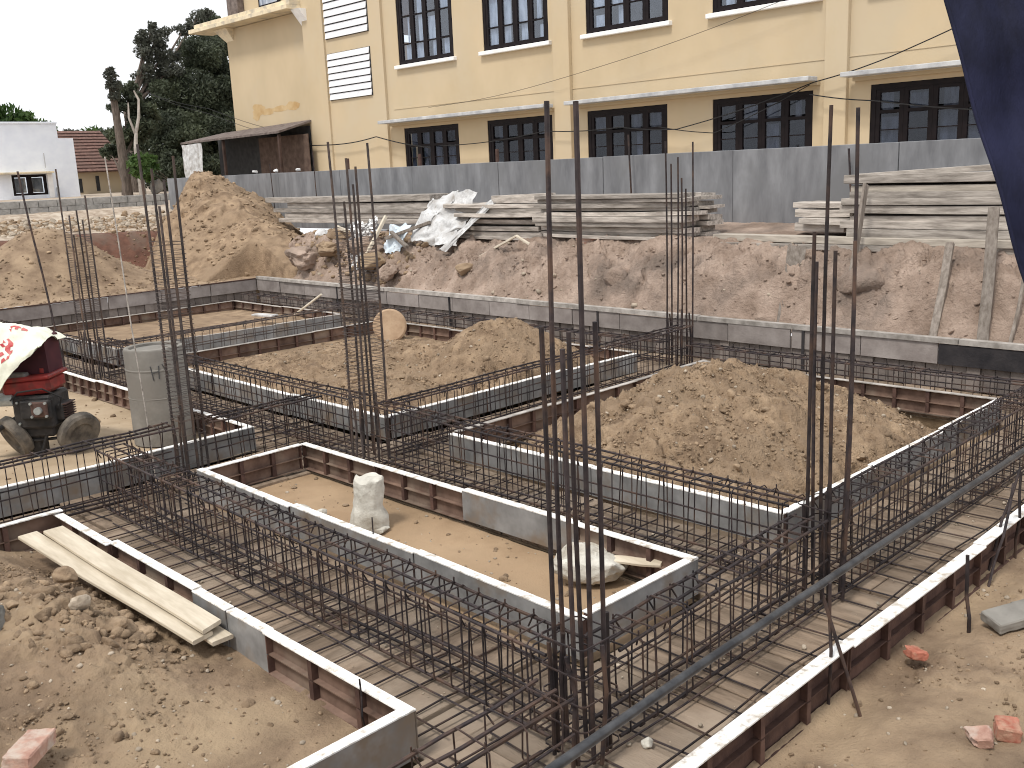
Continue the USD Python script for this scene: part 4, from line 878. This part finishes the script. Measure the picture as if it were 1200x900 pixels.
sheet('plastic_sheet', 'pale fold of plastic along the right edge of the white sheet', 'plastic sheet', (9.98, 11.75, .80), (9.97, 11.6, .78), (10.4, 11.0, 1.52), (10.4, 10.88, 1.5), M['plastic_white'], .03, 5)
sheet('blue_sack', 'pale blue sack hanging on the rubble left of the white plastic', 'sack', (9.9, 13.1, .72), (9.9, 12.6, .74), (10.1, 13.1, 1.15), (10.1, 12.6, 1.16), M['plastic_blue'], .06, 7)
sheet('speckled_sack', 'black and white speckled heap of torn sacks beside the middle column', 'torn sacks', (9.65, 13.7, .5), (9.65, 13.15, .52), (10.05, 14.1, 1.25), (10.05, 13.5, 1.22), M['speckled'], .14, 9)
for k, (ua, va, za, ub, vb, zb_) in enumerate([(9.95, 12.9, 1.05, 9.7, 12.2, .85), (9.9, 13.0, .95, 10.2, 12.2, 1.2), (9.6, 13.3, .55, 10.1, 13.2, 1.3), (10.2, 14.8, 1.1, 10.0, 14.2, 1.05)]):
    plank(['broken stick below the pale blue sack', 'curved branch arching over the pale blue sack', 'thin white stick beside the speckled sacks', 'short pale stick on the rubble below the far left timbers'][k], (ua, va, za), (ub, vb, zb_), .06, .05, M['rope' if k > 1 else 'post'], name='broken_stick', cat='stick')

# ------------------------------------------------------------------ concrete site wall
t = thing('site_wall', 'grey stained concrete wall between the site and the yellow building', 'wall', (12.0, 0, .9))
vv0 = -4.0; i = 0
while vv0 < 24.9:
    L_ = min(2.35, 24.9-vv0); dz = rng.normal(0, .002); du = rng.normal(0, .004)
    obj('wall_panel', MB().box((du, vv0+.004, 0), (.15+du, vv0+L_-.004, 1.2+dz), None, .006), M['concrete_wall'], t)
    vv0 += L_; i += 1
for k, v_ in enumerate((5.9, 9.45, 17.9, 19.6)):
    single_bar(['dark rod standing against the wall behind the second column', 'dark rod standing against the wall behind the nearest column', 'rod left of the middle column in front of the wall', 'thin rod on the wall left of the middle column'][k], (11.9, v_, 1.1), (11.88, v_+rng.normal(0, .05), (2.05, 2.4, 2.5, 2.3)[k]), .014 if k < 2 else .01)
for k, v_ in enumerate((16.9, 14.6, 12.5)):
    obj('fence_stub', MB().box((12.05, v_, 2.10), (12.09, v_+.05, 2.32)), M['steel_rib'], None, False, ['dark stub on the wall top left of the first lower window', 'dark stub on the wall top between the first two lower windows', 'dark stub on the wall top under the second pilaster'][k], 'stub')
t = thing('low_block_wall', 'low grey block wall along the road at the far left', 'wall', (0, 26.3, 1.3))
for r_ in range(3):
    for k in range(18):
        x0_ = 4.6+k*.46+(r_ % 2)*.23
        if x0_ < 12.6: obj('block', MB().box((x0_+.004, rng.normal(0, .006), .18*r_-.14+.003), (min(x0_+.452, 12.7), .2, .18*r_+.04), None, .008), M['block_wall'], t)

# ------------------------------------------------------------------ yellow building
BU, BZ = 21.0, 1.2
t = thing('yellow_building', 'long two storey yellow building with dark windows behind the concrete wall', 'building', (BU, 0, BZ))
def B(u0, u1, v0, v1, z0, z1, mb=None, bev=0.): return (mb or MB()).box((u0, v0, z0-BZ), (u1, v1, z1-BZ), None, bev)
V_END, V_BAY, V_STEP = 36.9, 26.9, 26.55
wins_lo = [(26.16, 23.47), (22.16, 19.49), (18.18, 15.50), (14.14, 11.47), (10.12, 7.44), (6.1, 3.45), (2.1, -.55)]
wins_up = [(26.19, 23.50), (22.16, 19.53), (18.15, 15.45), (14.15, 11.4), (10.12, 7.44), (6.1, 3.45), (2.1, -.55)]
Zl0, Zl1, Zu0, Zu1, ZT = 1.95, 3.40, 5.38, 7.75, 9.2
mb = MB()
def wall_cols(mb, spans, z0, z1, u0=0., u1=.24):
    prev = V_BAY
    for a_, b_ in spans:
        B(u0, u1, a_, prev, z0, z1, mb); prev = b_
    B(u0, u1, -4, prev, z0, z1, mb)
B(0, .24, -4, V_BAY, 1.0, Zl0, mb); wall_cols(mb, wins_lo, Zl0, Zl1); B(0, .24, -4, V_BAY, Zl1, Zu0, mb); wall_cols(mb, wins_up, Zu0, Zu1); B(0, .24, -4, V_BAY, Zu1, ZT, mb)
obj('wall', mb, M['yellow'], t)
mb = MB(); B(-.10, .3, V_BAY+.002, 30.1, 1.0, ZT, mb); obj('stair_wall', mb, M['yellow'], t)
mb = MB(); B(-.05, .3, 31.35, V_END, 1.0, 7.78, mb); obj('end_wall', mb, M['yellow'], t)
obj('end_side_wall', B(.302, 10, V_END-.25, V_END, 1.0, 7.78), M['yellow'], t)
for cy_, cz_, ry_, rz_ in ((35.0, 4.62, .45, .22), (34.4, 4.5, .5, .12), (33.5, 4.55, .6, .10), (32.6, 4.6, .5, .14), (35.2, 4.4, .25, .2)):
    th_ = np.linspace(0, 2*np.pi, 40, endpoint=False); rr_ = 1+1.1*(meshkit.fbm(np.stack([np.cos(th_)*1.6+cy_, np.sin(th_)*1.6, th_*0+cz_], -1)+9, 4, 3)-.5)
    ring = np.stack([np.full(40, -.0525-.0004*cz_), cy_+ry_*rr_*np.cos(th_), cz_-BZ+rz_*rr_*np.sin(th_)], -1); cen = np.array([[ring[0, 0], cy_, cz_-BZ]])
    obj('stain', (np.vstack([cen, ring]), np.array([[0, 1+(k+1) % 40, 1+k] for k in range(40)])), M['yellow_stain'], t)
obj('pilaster', B(-.18, .3, 30.102, 31.348, 1.0, ZT, None, .01), M['yellow'], t)
for a_, b_ in ((18.68, 19.28), (10.62, 11.15), (2.6, 3.1)):
    obj('pilaster', B(-.13, -.001, a_, b_, 1.0, ZT, None, .01), M['yellow'], t)
obj('string_line', B(-.014, -.001, -4, 26.6, 4.025, 4.045), M['yellow'], t)
for a_, b_ in ((26.85, 19.31), (18.55, 11.3), (10.56, 3.2)):
    obj('canopy', B(-.55, -.131, b_, a_, 3.58, 3.68, None, .012), M['canopy'], t)
    obj('canopy_beam', B(-.13, -.002, b_+.08 if b_ > 18 else b_+.0, a_-.08, 3.50, 3.579), M['yellow'], t)
# cornice and parapet of the end bay
co = MB(); B(-.75, .3, 31.36, 38.65, 7.80, 7.95, co, .01); B(-.62, .3, 31.36, 38.4, 7.952, 8.12, co, .01); obj('cornice', co, M['cream'], t)
obj('cornice_bracket', trimesh.convex.convex_hull(np.array([(x, y, z-BZ) for x, y, z in ((-.02, 31.0, 7.2), (-.02, 31.5, 7.2), (-.5, 31.0, 7.79), (-.5, 31.5, 7.79), (-.02, 31.0, 7.79), (-.02, 31.5, 7.79))])), M['white_trim'], t)
obj('corner_capital', trimesh.convex.convex_hull(np.array([(x, y, z-BZ) for x, y, z in ((-.02, 36.4, 7.3), (-.02, 36.95, 7.3), (-.4, 36.3, 7.79), (-.4, 37.3, 7.79), (.1, 36.3, 7.79), (.1, 37.3, 7.79))])), M['cream'], t)
obj('upper_end_wall', B(.1, .5, 31.5, 36.6, 8.122, 11), M['yellow'], t)
obj('upper_roof_edge', B(-.2, .09, 35.6, 36.4, 8.125, 11, None, .02), M['shed_roof'], t)
uw = obj('window', B(-.0, .098, 33.0, 34.4, 8.3, 9.6), M['frame'], t); obj('pane', B(-.006, -.002, 33.1, 34.3, 8.35, 9.5), M['curtain'], uw)
# louvred vents
for z0_, z1_ in ((6.62, 8.3), (4.57, 6.14)):
    lv = obj('louvre_vent', B(-.118, -.1005, 27.55, 30.04, z0_, z1_), M['dark_gap'], t)
    n = 7; hgt = (z1_-z0_)/n
    for k in range(n):
        sl = MB().box((-.012, 27.58, -hgt*.43), (.012, 30.01, hgt*.43), trimesh.transformations.translation_matrix((-.135, 0, z0_-BZ+(k+.5)*hgt))@trimesh.transformations.euler_matrix(0, .18, 0, 'sxyz'))
        obj('slat', sl, M['louvre'], lv)
def window(a_, b_, z0, z1, upper):
    """a dark frame of four casements; panes of glass, curtains and a dark room behind"""
    w = xf('window', t); fr = MB(); lo, hi = b_, a_
    W = hi-lo; fw = .11
    B(.02, .12, lo, lo+fw, z0, z1, fr); B(.02, .12, hi-fw, hi, z0, z1, fr); B(.02, .12, lo+fw, hi-fw, z0, z0+fw, fr); B(.02, .12, lo+fw, hi-fw, z1-fw, z1, fr)
    obj('window_frame', fr, M['frame'], w)
    n = 4; cw = (W-2*fw)/n
    rows = [z0+fw, z0+fw+(z1-z0-2*fw)*(.36 if upper else .62), z1-fw] if not upper else [z0+fw, z0+fw+.52, z0+fw+1.36, z1-fw]
    for k in range(n):
        c0 = lo+fw+k*cw; c1 = c0+cw
        cs = MB(); e = .092 if upper else .095; eh = .034 if upper else .07
        B(.03, .11, c0+.002, c0+e, z0+fw+.002, z1-fw-.002, cs); B(.03, .11, c1-e, c1-.002, z0+fw+.002, z1-fw-.002, cs)
        for q, zr_ in enumerate(rows):
            za = zr_+.002 if q == 0 else (zr_-eh-.002 if q == len(rows)-1 else zr_-eh/2); B(.03, .11, c0+e+.001, c1-e-.001, za, za+eh, cs)
        if not upper:
            zm = (rows[0]+rows[1])/2; B(.04, .10, c0+e+.001, c1-e-.001, zm-.012, zm+.012, cs)
        obj('casement', cs, M['frame'], w)
        for q in range(len(rows)-1):
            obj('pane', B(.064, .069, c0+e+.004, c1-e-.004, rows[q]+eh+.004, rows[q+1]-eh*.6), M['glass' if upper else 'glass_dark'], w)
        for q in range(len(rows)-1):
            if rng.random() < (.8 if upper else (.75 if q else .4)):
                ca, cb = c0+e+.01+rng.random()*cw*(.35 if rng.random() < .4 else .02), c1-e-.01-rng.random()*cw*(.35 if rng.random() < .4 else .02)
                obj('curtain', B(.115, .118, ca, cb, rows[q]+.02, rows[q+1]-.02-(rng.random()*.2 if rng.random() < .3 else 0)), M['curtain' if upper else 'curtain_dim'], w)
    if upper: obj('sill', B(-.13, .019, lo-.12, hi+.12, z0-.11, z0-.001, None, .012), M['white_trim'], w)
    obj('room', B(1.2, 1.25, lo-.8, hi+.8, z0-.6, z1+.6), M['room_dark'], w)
for a_, b_ in wins_up: window(a_, b_, Zu0, Zu1, True)
for a_, b_ in wins_lo: window(a_, b_, Zl0, Zl1, False)
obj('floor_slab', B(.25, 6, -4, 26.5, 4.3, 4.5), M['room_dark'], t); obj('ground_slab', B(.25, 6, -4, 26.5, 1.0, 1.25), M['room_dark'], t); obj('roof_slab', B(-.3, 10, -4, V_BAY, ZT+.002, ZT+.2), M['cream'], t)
obj('end_roof', B(.6, 10, V_BAY+.1, 36.9, 8.13, 8.3), M['roof_tile'], t)
# lean-to shed
t = thing('lean_to_shed', 'dark lean-to shed against the left end of the yellow building', 'shed', (20, 31.3, 1.2))
roof = np.array([(-.6, 7.4, 2.28), (-.6, -.05, 2.34), (.9, -.05, 2.75), (.9, 6.5, 2.62)]); rv = np.vstack([roof, roof+[0, 0, .07]])
obj('roof', trimesh.convex.convex_hull(rv), M['shed_roof'], t)
for k, (x, y) in enumerate(((-.5, 6.9), (-.5, 4.1), (-.5, .1))): obj('post', MB().box((x-.05, y-.05, 0), (x+.05, y+.05, 2.30), None, .01), M['shed_dark'], t)
obj('back_wall', MB().box((.80, .1, 0), (.88, 6.9, 2.6)), M['dark_gap'], t)
obj('side_panel', MB().box((.45, -.3, 0), (.48, 3.1, 2.3)), M['post_dark'], t)
sheet('white_cloth', 'white sheet hanging from the left corner of the dark shed', 'cloth', (19.35, 38.5, 2.15), (19.35, 37.0, 2.1), (19.4, 38.6, 3.45), (19.4, 37.0, 3.46), M['plastic_white'], .05, 11, 14)
for k in range(3): lone('white_bundle', ['left white bundle on the wall top by the shed', 'middle white bundle on the wall top by the shed', 'right white bundle on the wall top by the shed'][k], 'bundle', 460+k, 12.08, 20.6-.9*k, 2.15, .06, M['plastic_white'], .7)

# cables across the facade
def wire(label, pts, r=.018, u=20.7):
    p = []
    for (v0_, z0_), (v1_, z1_) in zip(pts[:-1], pts[1:]):
        for f in np.linspace(0, 1, 9)[:-1]: p.append((u, v0_+(v1_-v0_)*f, z0_+(z1_-z0_)*f-.10*math.sin(math.pi*f)*min(1, abs(v1_-v0_)/6)))
    p.append((u, *pts[-1])); obj('cable', MB().tube(p, r*.62, 5), M['cable'], None, False, label, 'cable')
wire('thick black cable sagging across the stair wall at the left of the facade', [(33.5, 3.3), (29.5, 3.05), (27.3, 3.2), (24.5, 2.72)], .03)
wire('black cable crossing behind the nearest column rebar', [(24.0, 2.75), (19.5, 2.95), (16.8, 2.9), (15.0, 2.75), (11.3, 3.55)], .022)
wire('thin cable rising to the right over the third canopy', [(11.3, 3.55), (9.6, 3.9), (6, 5.2)], .022)
wire('black cable below the right hand canopy', [(11.4, 3.3), (9.9, 3.05), (6.5, 2.6)], .022)
wire('second black cable between two lower windows, right of centre', [(15.6, 2.85), (13.9, 2.6), (11.4, 3.5)], .018)
wire('hairline cable climbing across the upper facade', [(24.5, 3.95), (18.5, 4.35), (11, 5.6), (4, 7.3)], .010)
for k in range(2): wire(['upper service cable from the shed to the trees', 'lower service cable from the shed to the trees'][k], [(31.5, 3.2+.2*k), (38.5, 4.7+.2*k), (44, 6.0)], .015)

# ------------------------------------------------------------------ left background: white house, tiled house, pole
t = thing('white_house', 'plain white house with a small dark window at the left frame edge', 'house', (8, 40, 1.4))
mb = MB(); mb.box((-2, 0, 0), (5.0, .25, .36)); mb.box((-2, 0, .36), (5.02, .25, 1.15)) if False else None
wx0, wx1, wz0, wz1 = 5.15, 6.42, .35, 1.12
mb = MB(); mb.box((-4, 0, -.2), (wx0, .25, 2.99)); mb.box((wx1, 0, -.2), (7.62, .25, 2.45)); mb.box((wx0, 0, wz1), (wx1, .25, 2.99)); mb.box((wx0, 0, -.2), (wx1, .25, wz0)); mb.box((wx1, 0, 2.45), (7.05, .25, 2.99))
obj('wall', mb, M['white_house'], t); obj('side_wall', MB().box((7.37, .25, -.2), (7.62, 8, 2.45)), M['white_house'], t)
obj('parapet', MB().box((-4, -.04, 2.991), (7.08, .27, 3.06), None, .01), M['white_house'], t)
w = xf('window', t); fr = MB(); fr.box((wx0, .04, wz0), (wx1, .12, wz0+.08)); fr.box((wx0, .04, wz1-.1), (wx1, .12, wz1)); fr.box((wx0, .04, wz0+.08), (wx0+.1, .12, wz1-.1)); fr.box((wx1-.1, .04, wz0+.08), (wx1, .12, wz1-.1)); fr.box((5.7, .03, wz0+.08), (5.87, .12, wz1-.1)); obj('window_frame', fr, M['frame'], w)
for x in (5.25, 5.87): obj('pane', MB().box((x+.005, .08, wz0+.085), (x+.445, .085, wz1-.105)), M['glass'], w); obj('shutter', MB().box((x+.02, .16, wz0+.1), (x+.43, .17, wz1-.12)), M['steel_face'], w)
obj('hood', MB().box((4.5, -.35, 1.15), (6.62, -.001, 1.22), None, .01), M['cream'], t); obj('jamb', MB().box((6.425, -.08, -.2), (6.62, -.001, 1.149)), M['white_trim'], t)
obj('drain_pipe', MB().tube([(6.75, -.05, 0), (6.74, -.05, .6)], .03, 8), M['canopy'], t)
obj('antenna', MB().tube([(6.35, .1, 1.4), (6.35, .1, 2.0)], .012, 6) if False else MB().tube([(6.4, -.1, 1.35), (6.4, -.1, 1.9)], .02, 6), M['canopy'], t)
t = thing('tiled_house', 'small yellow house with a brown tiled roof behind the white house', 'house', (17, 48, 1.5))
obj('wall', MB().box((0, 0, -.1), (4.1, .3, 1.14)), M['yellow'], t)
obj('door_gap', MB().box((2.55, -.02, .25), (2.72, -.001, .95)), M['dark_gap'], t); obj('vent', MB().box((1.65, -.02, .2), (1.9, -.001, .85), None, .02), M['dark_gap'], t)
rf = xf('roof', t); obj('roof_deck', trimesh.convex.convex_hull(np.array([(1.5, -.5, 1.15), (4.3, -.5, 1.15), (4.3, 3.0, 3.2), (1.5, 3.0, 3.2), (1.5, 3.2, 3.1), (4.3, 3.2, 3.1), (4.3, -.2, 1.12), (1.5, -.2, 1.12)])), M['roof_tile'], rf)
for k in range(13):
    f0 = k/13; obj('tile_course', MB().box((1.5, -.5+3.5*f0-.02, 1.17+2.05*f0), (4.3, -.5+3.5*f0+.28, 1.195+2.05*f0), None), M['roof_tile'], rf)
t = thing('leaning_pole', 'old leaning pole overgrown at the top, beside the big tree', 'pole', (14.92, 34, 1.5))
obj('shaft', MB().tube([(0, 0, -.2), (-.04, 0, 1.5), (-.09, 0, 3), (-.16, 0, 4.35)], [.17, .15, .12, .08], 12), M['bark'], t, True)
t2 = thing('bare_trunk', 'pale forked bare trunk right of the leaning pole', 'tree trunk', (15.25, 33.6, 1.5))
obj('trunk', MB().tube([(0, 0, -.2), (.0, 0, .9), (-.05, 0, 1.7), (.02, 0, 2.2)], [.13, .11, .07, .06], 10), M['pale_bark'], t2, True)
obj('limb', MB().tube([(.02, 0, 2.2), (.18, 0, 2.7), (.26, 0, 3.3), (.12, 0, 3.6)], [.055, .05, .04, .025], 8), M['pale_bark'], t2, True)
obj('limb', MB().tube([(.0, 0, 2.15), (-.14, .05, 2.7), (-.1, .05, 3.2)], [.045, .035, .02], 8), M['pale_bark'], t2, True)
lone('concrete_block', 'grey concrete block at the foot of the bare trunk', 'block', 470, 15.6, 33.2, 1.9, .3, M['concrete'], 1.1)

# ------------------------------------------------------------------ trees
def leaves(centers, radii, n, size, seed, squash=.8):
    r = np.random.default_rng(seed); w = np.array(radii)**2; k = r.choice(len(centers), n, p=w/w.sum())
    d = r.normal(size=(n, 3)); d /= np.linalg.norm(d, axis=1, keepdims=True); rad = r.random(n)**.38
    c = np.array(centers)[k]+d*(rad*np.array(radii)[k])[:, None]*np.array([1, 1, squash])
    a = r.normal(size=(n, 3)); a /= np.linalg.norm(a, axis=1, keepdims=True); b = np.cross(a, r.normal(size=(n, 3))); b /= np.linalg.norm(b, axis=1, keepdims=True)
    s = size*r.uniform(.5, 1.3, n)[:, None]
    v = np.stack([c-a*s, c-b*s*.42, c+a*s, c+b*s*.42], 1).reshape(-1, 3); i = np.arange(n)[:, None]*4
    return v, np.vstack([i+[0, 1, 2], i+[0, 2, 3]])
def tree(label, base, trunk_h, clumps, n, size, m, seed, name='tree', cat='tree', group=None, r0=.3, sub=5):
    t = thing(name, label, cat, base, 0, group); r = np.random.default_rng(seed)
    obj('trunk', MB().tube([(0, 0, -.3), (.1, 0, trunk_h*.5), (0, .1, trunk_h)], [r0, r0*.8, r0*.6], 10), M['bark'], t, True)
    cs, rs = [], []
    for (x, y, z, R_) in clumps:
        obj('limb', MB().tube([(0, .1, trunk_h*.9), (x*.5, y*.5, trunk_h*.6+z*.4), (x, y, z)], [r0*.4, r0*.25, r0*.1], 7), M['bark'], t, True)
        cs.append((x, y, z)); rs.append(R_*.75)
        for _ in range(sub):
            d = r.normal(size=3); d /= np.linalg.norm(d); cs.append(np.array([x, y, z])+d*R_*.8*[1, 1, .8]); rs.append(R_*r.uniform(.3, .5))
    obj('crown', leaves(cs, rs, n, size, seed), m, t)
    return t
# clumps are given as (along x, along y, height, radius); the view looks along +x +y
def dirv(px, y_): # position along the sight line of a picture column at a given y
    d = CF*FPX+CR*(px-600); return d[0]/d[1]*y_
def clump_at(px, py, y_, R_, base):
    d = CF*FPX+CR*(px-600)-CU*(py-450); q = y_/d[1]
    return (d[0]*q-base[0], y_-base[1], CAM_Z+d[2]*q-base[2], R_)
b_ = (21.9, 46, 1.5)
cl = [clump_at(x, y, yy_, R_, b_) for x, y, yy_, R_ in ((235, 60, 46, 1.6), (262, 40, 47, 1.2), (225, 110, 45, 2.0), (255, 110, 46, 1.8), (205, 150, 44, 1.5), (250, 165, 45, 1.7), (185, 175, 44, 1.3), (222, 180, 44, 1.5), (265, 150, 44, 1.5), (196, 118, 45, 1.2), (240, 200, 43, 1.3), (200, 205, 43, 1.3), (245, 24, 48, .7), (268, 190, 44, 1.4))]
tree('big dark broad tree between the leaning pole and the yellow building', b_, 3.0, cl, 85000, .095, M['leaf'], 51)
b_ = (20.2, 45, 1.5)
cl = [clump_at(x, y, yy_, R_, b_) for x, y, yy_, R_ in ((182, 45, 45, .85), (168, 60, 45, .6), (190, 65, 45, .8), (170, 88, 45, .6), (200, 80, 45, .8), (178, 30, 45, .3), (215, 35, 46, .5), (232, 20, 46, .6), (182, 100, 45, .6))]
tree('sparse grey green tree top standing left of the big dark tree', b_, 4.0, cl, 9000, .09, M['leaf_grey'], 52)
b_ = (15.6, 36, 1.5)
cl = [clump_at(x, y, yy_, R_, b_) for x, y, yy_, R_ in ((150, 110, 36, .5), (165, 130, 36, .6), (140, 125, 36, .4), (160, 155, 36, .7), (140, 160, 36, .5), (155, 190, 36, .6), (128, 178, 37, .45))]
tree('dark bush of foliage around the leaning pole', b_, 1.2, cl, 7000, .10, M['leaf'], 53, r0=.12)
vt_ = leaves([clump_at(x, y, 33.9, .2, (14.92, 34, 1.5))[:3] for x, y in ((129, 88), (133, 100), (134, 112), (131, 82))], [.25, .28, .22, .14], 900, .07, 54)
obj('climbing_leaves', vt_, M['leaf_grey'], stage.GetPrimAtPath('/World/leaning_pole'))
b_ = (16.4, 33, 1.6)
cl = [clump_at(x, y, 33, R_, b_) for x, y, R_ in ((165, 200, .45), (175, 192, .35), (160, 188, .3))]
tree('bright green leafy shrub behind the end of the concrete wall', b_, .3, cl, 1500, .12, M['leaf_bright'], 55, name='shrub', cat='shrub', r0=.04)
for k, (x, y, yy_, R_, m_, lab) in enumerate(((8, 132, 60, 1.5, 'leaf_bright', 'bright green tree top above the white house at the left frame edge'), (32, 142, 60, 1.0, 'leaf_bright', 'low dark green tree top just right of it above the white roof'), (82, 158, 80, 1.6, 'leaf_grey', 'pale distant bush behind the step of the white house'), (105, 156, 80, 1.5, 'leaf_bright', 'distant green tree above the brown tiled roof'), (130, 160, 60, 1.3, 'leaf', 'dark green tree between the tiled roof and the leaning pole'))):
    p0_ = clump_at(x, y, yy_, R_, (0, 0, 0)); b_ = (p0_[0], p0_[1], 1.5)
    h_ = p0_[2]-1.5-R_*.3
    cl = [(0, 0, h_, R_), (-R_*.9, .2, h_-R_*.5, R_*.8), (R_*.9, -.2, h_-R_*.4, R_*.8), (0, 0, h_-R_*1.3, R_*1.1)]
    tree(lab, b_, max(.5, h_-R_*1.5), cl, 3500, .2, M[m_], 60+k, r0=.15, sub=3)

# ------------------------------------------------------------------ blue tarpaulin hanging at the right, close to the camera
def cam_pt(px, py, d): return np.array([0, 0, CAM_Z])+CF*d+CR*(px-600)/FPX*d-CU*(py-450)/FPX*d
edge = [(1060, -190), (1092, -80), (1112, 0), (1123, 45), (1134, 85), (1146, 130), (1156, 165), (1166, 200), (1178, 240), (1190, 280), (1202, 320), (1222, 380), (1250, 455)]
ns, nt = 60, 40; ex = np.interp(np.linspace(0, 1, ns), np.linspace(0, 1, len(edge)), [q[0] for q in edge]); ey = np.interp(np.linspace(0, 1, ns), np.linspace(0, 1, len(edge)), [q[1] for q in edge])
V_ = np.zeros((ns, nt, 3))
hx = np.array([CR[0], CR[1], 0]); hx /= np.linalg.norm(hx); hy = np.array([CF[0], CF[1], 0]); hy /= np.linalg.norm(hy)
for i in range(ns):
    p = cam_pt(ex[i], ey[i], 1.9)
    for j in range(nt):
        s_ = j/(nt-1)*.95
        fold = .05*math.sin(s_*19+i*.05)+.025*math.sin(s_*43+i*.11+1)+.02*math.sin(i*.3+s_*5)
        fold *= min(1, s_*6+.25)
        V_[i, j] = p+hx*(s_-.02*math.sin(i*.25)*0)+hy*fold+np.array([0, 0, -.10*s_])
v_ = V_.reshape(-1, 3); i, j = np.meshgrid(np.arange(ns-1), np.arange(nt-1), indexing='ij'); q = np.stack([i*nt+j, (i+1)*nt+j, (i+1)*nt+j+1, i*nt+j+1], -1).reshape(-1, 4); f = np.vstack([q[:, [0, 1, 2]], q[:, [0, 2, 3]]])
N = trimesh.Trimesh(v_, f, process=False).vertex_normals
t = thing('blue_tarpaulin', 'dark navy blue tarpaulin hanging at the top right edge, close to the viewer', 'tarpaulin', (0, 0, 0))
obj('cloth', (np.vstack([v_, v_-N*.003]), np.vstack([f, f[:, ::-1]+len(v_)])), M['tarp'], t, True)
obj('hem', MB().tube(V_[:, 0], .004, 6), M['tarp'], t, True)
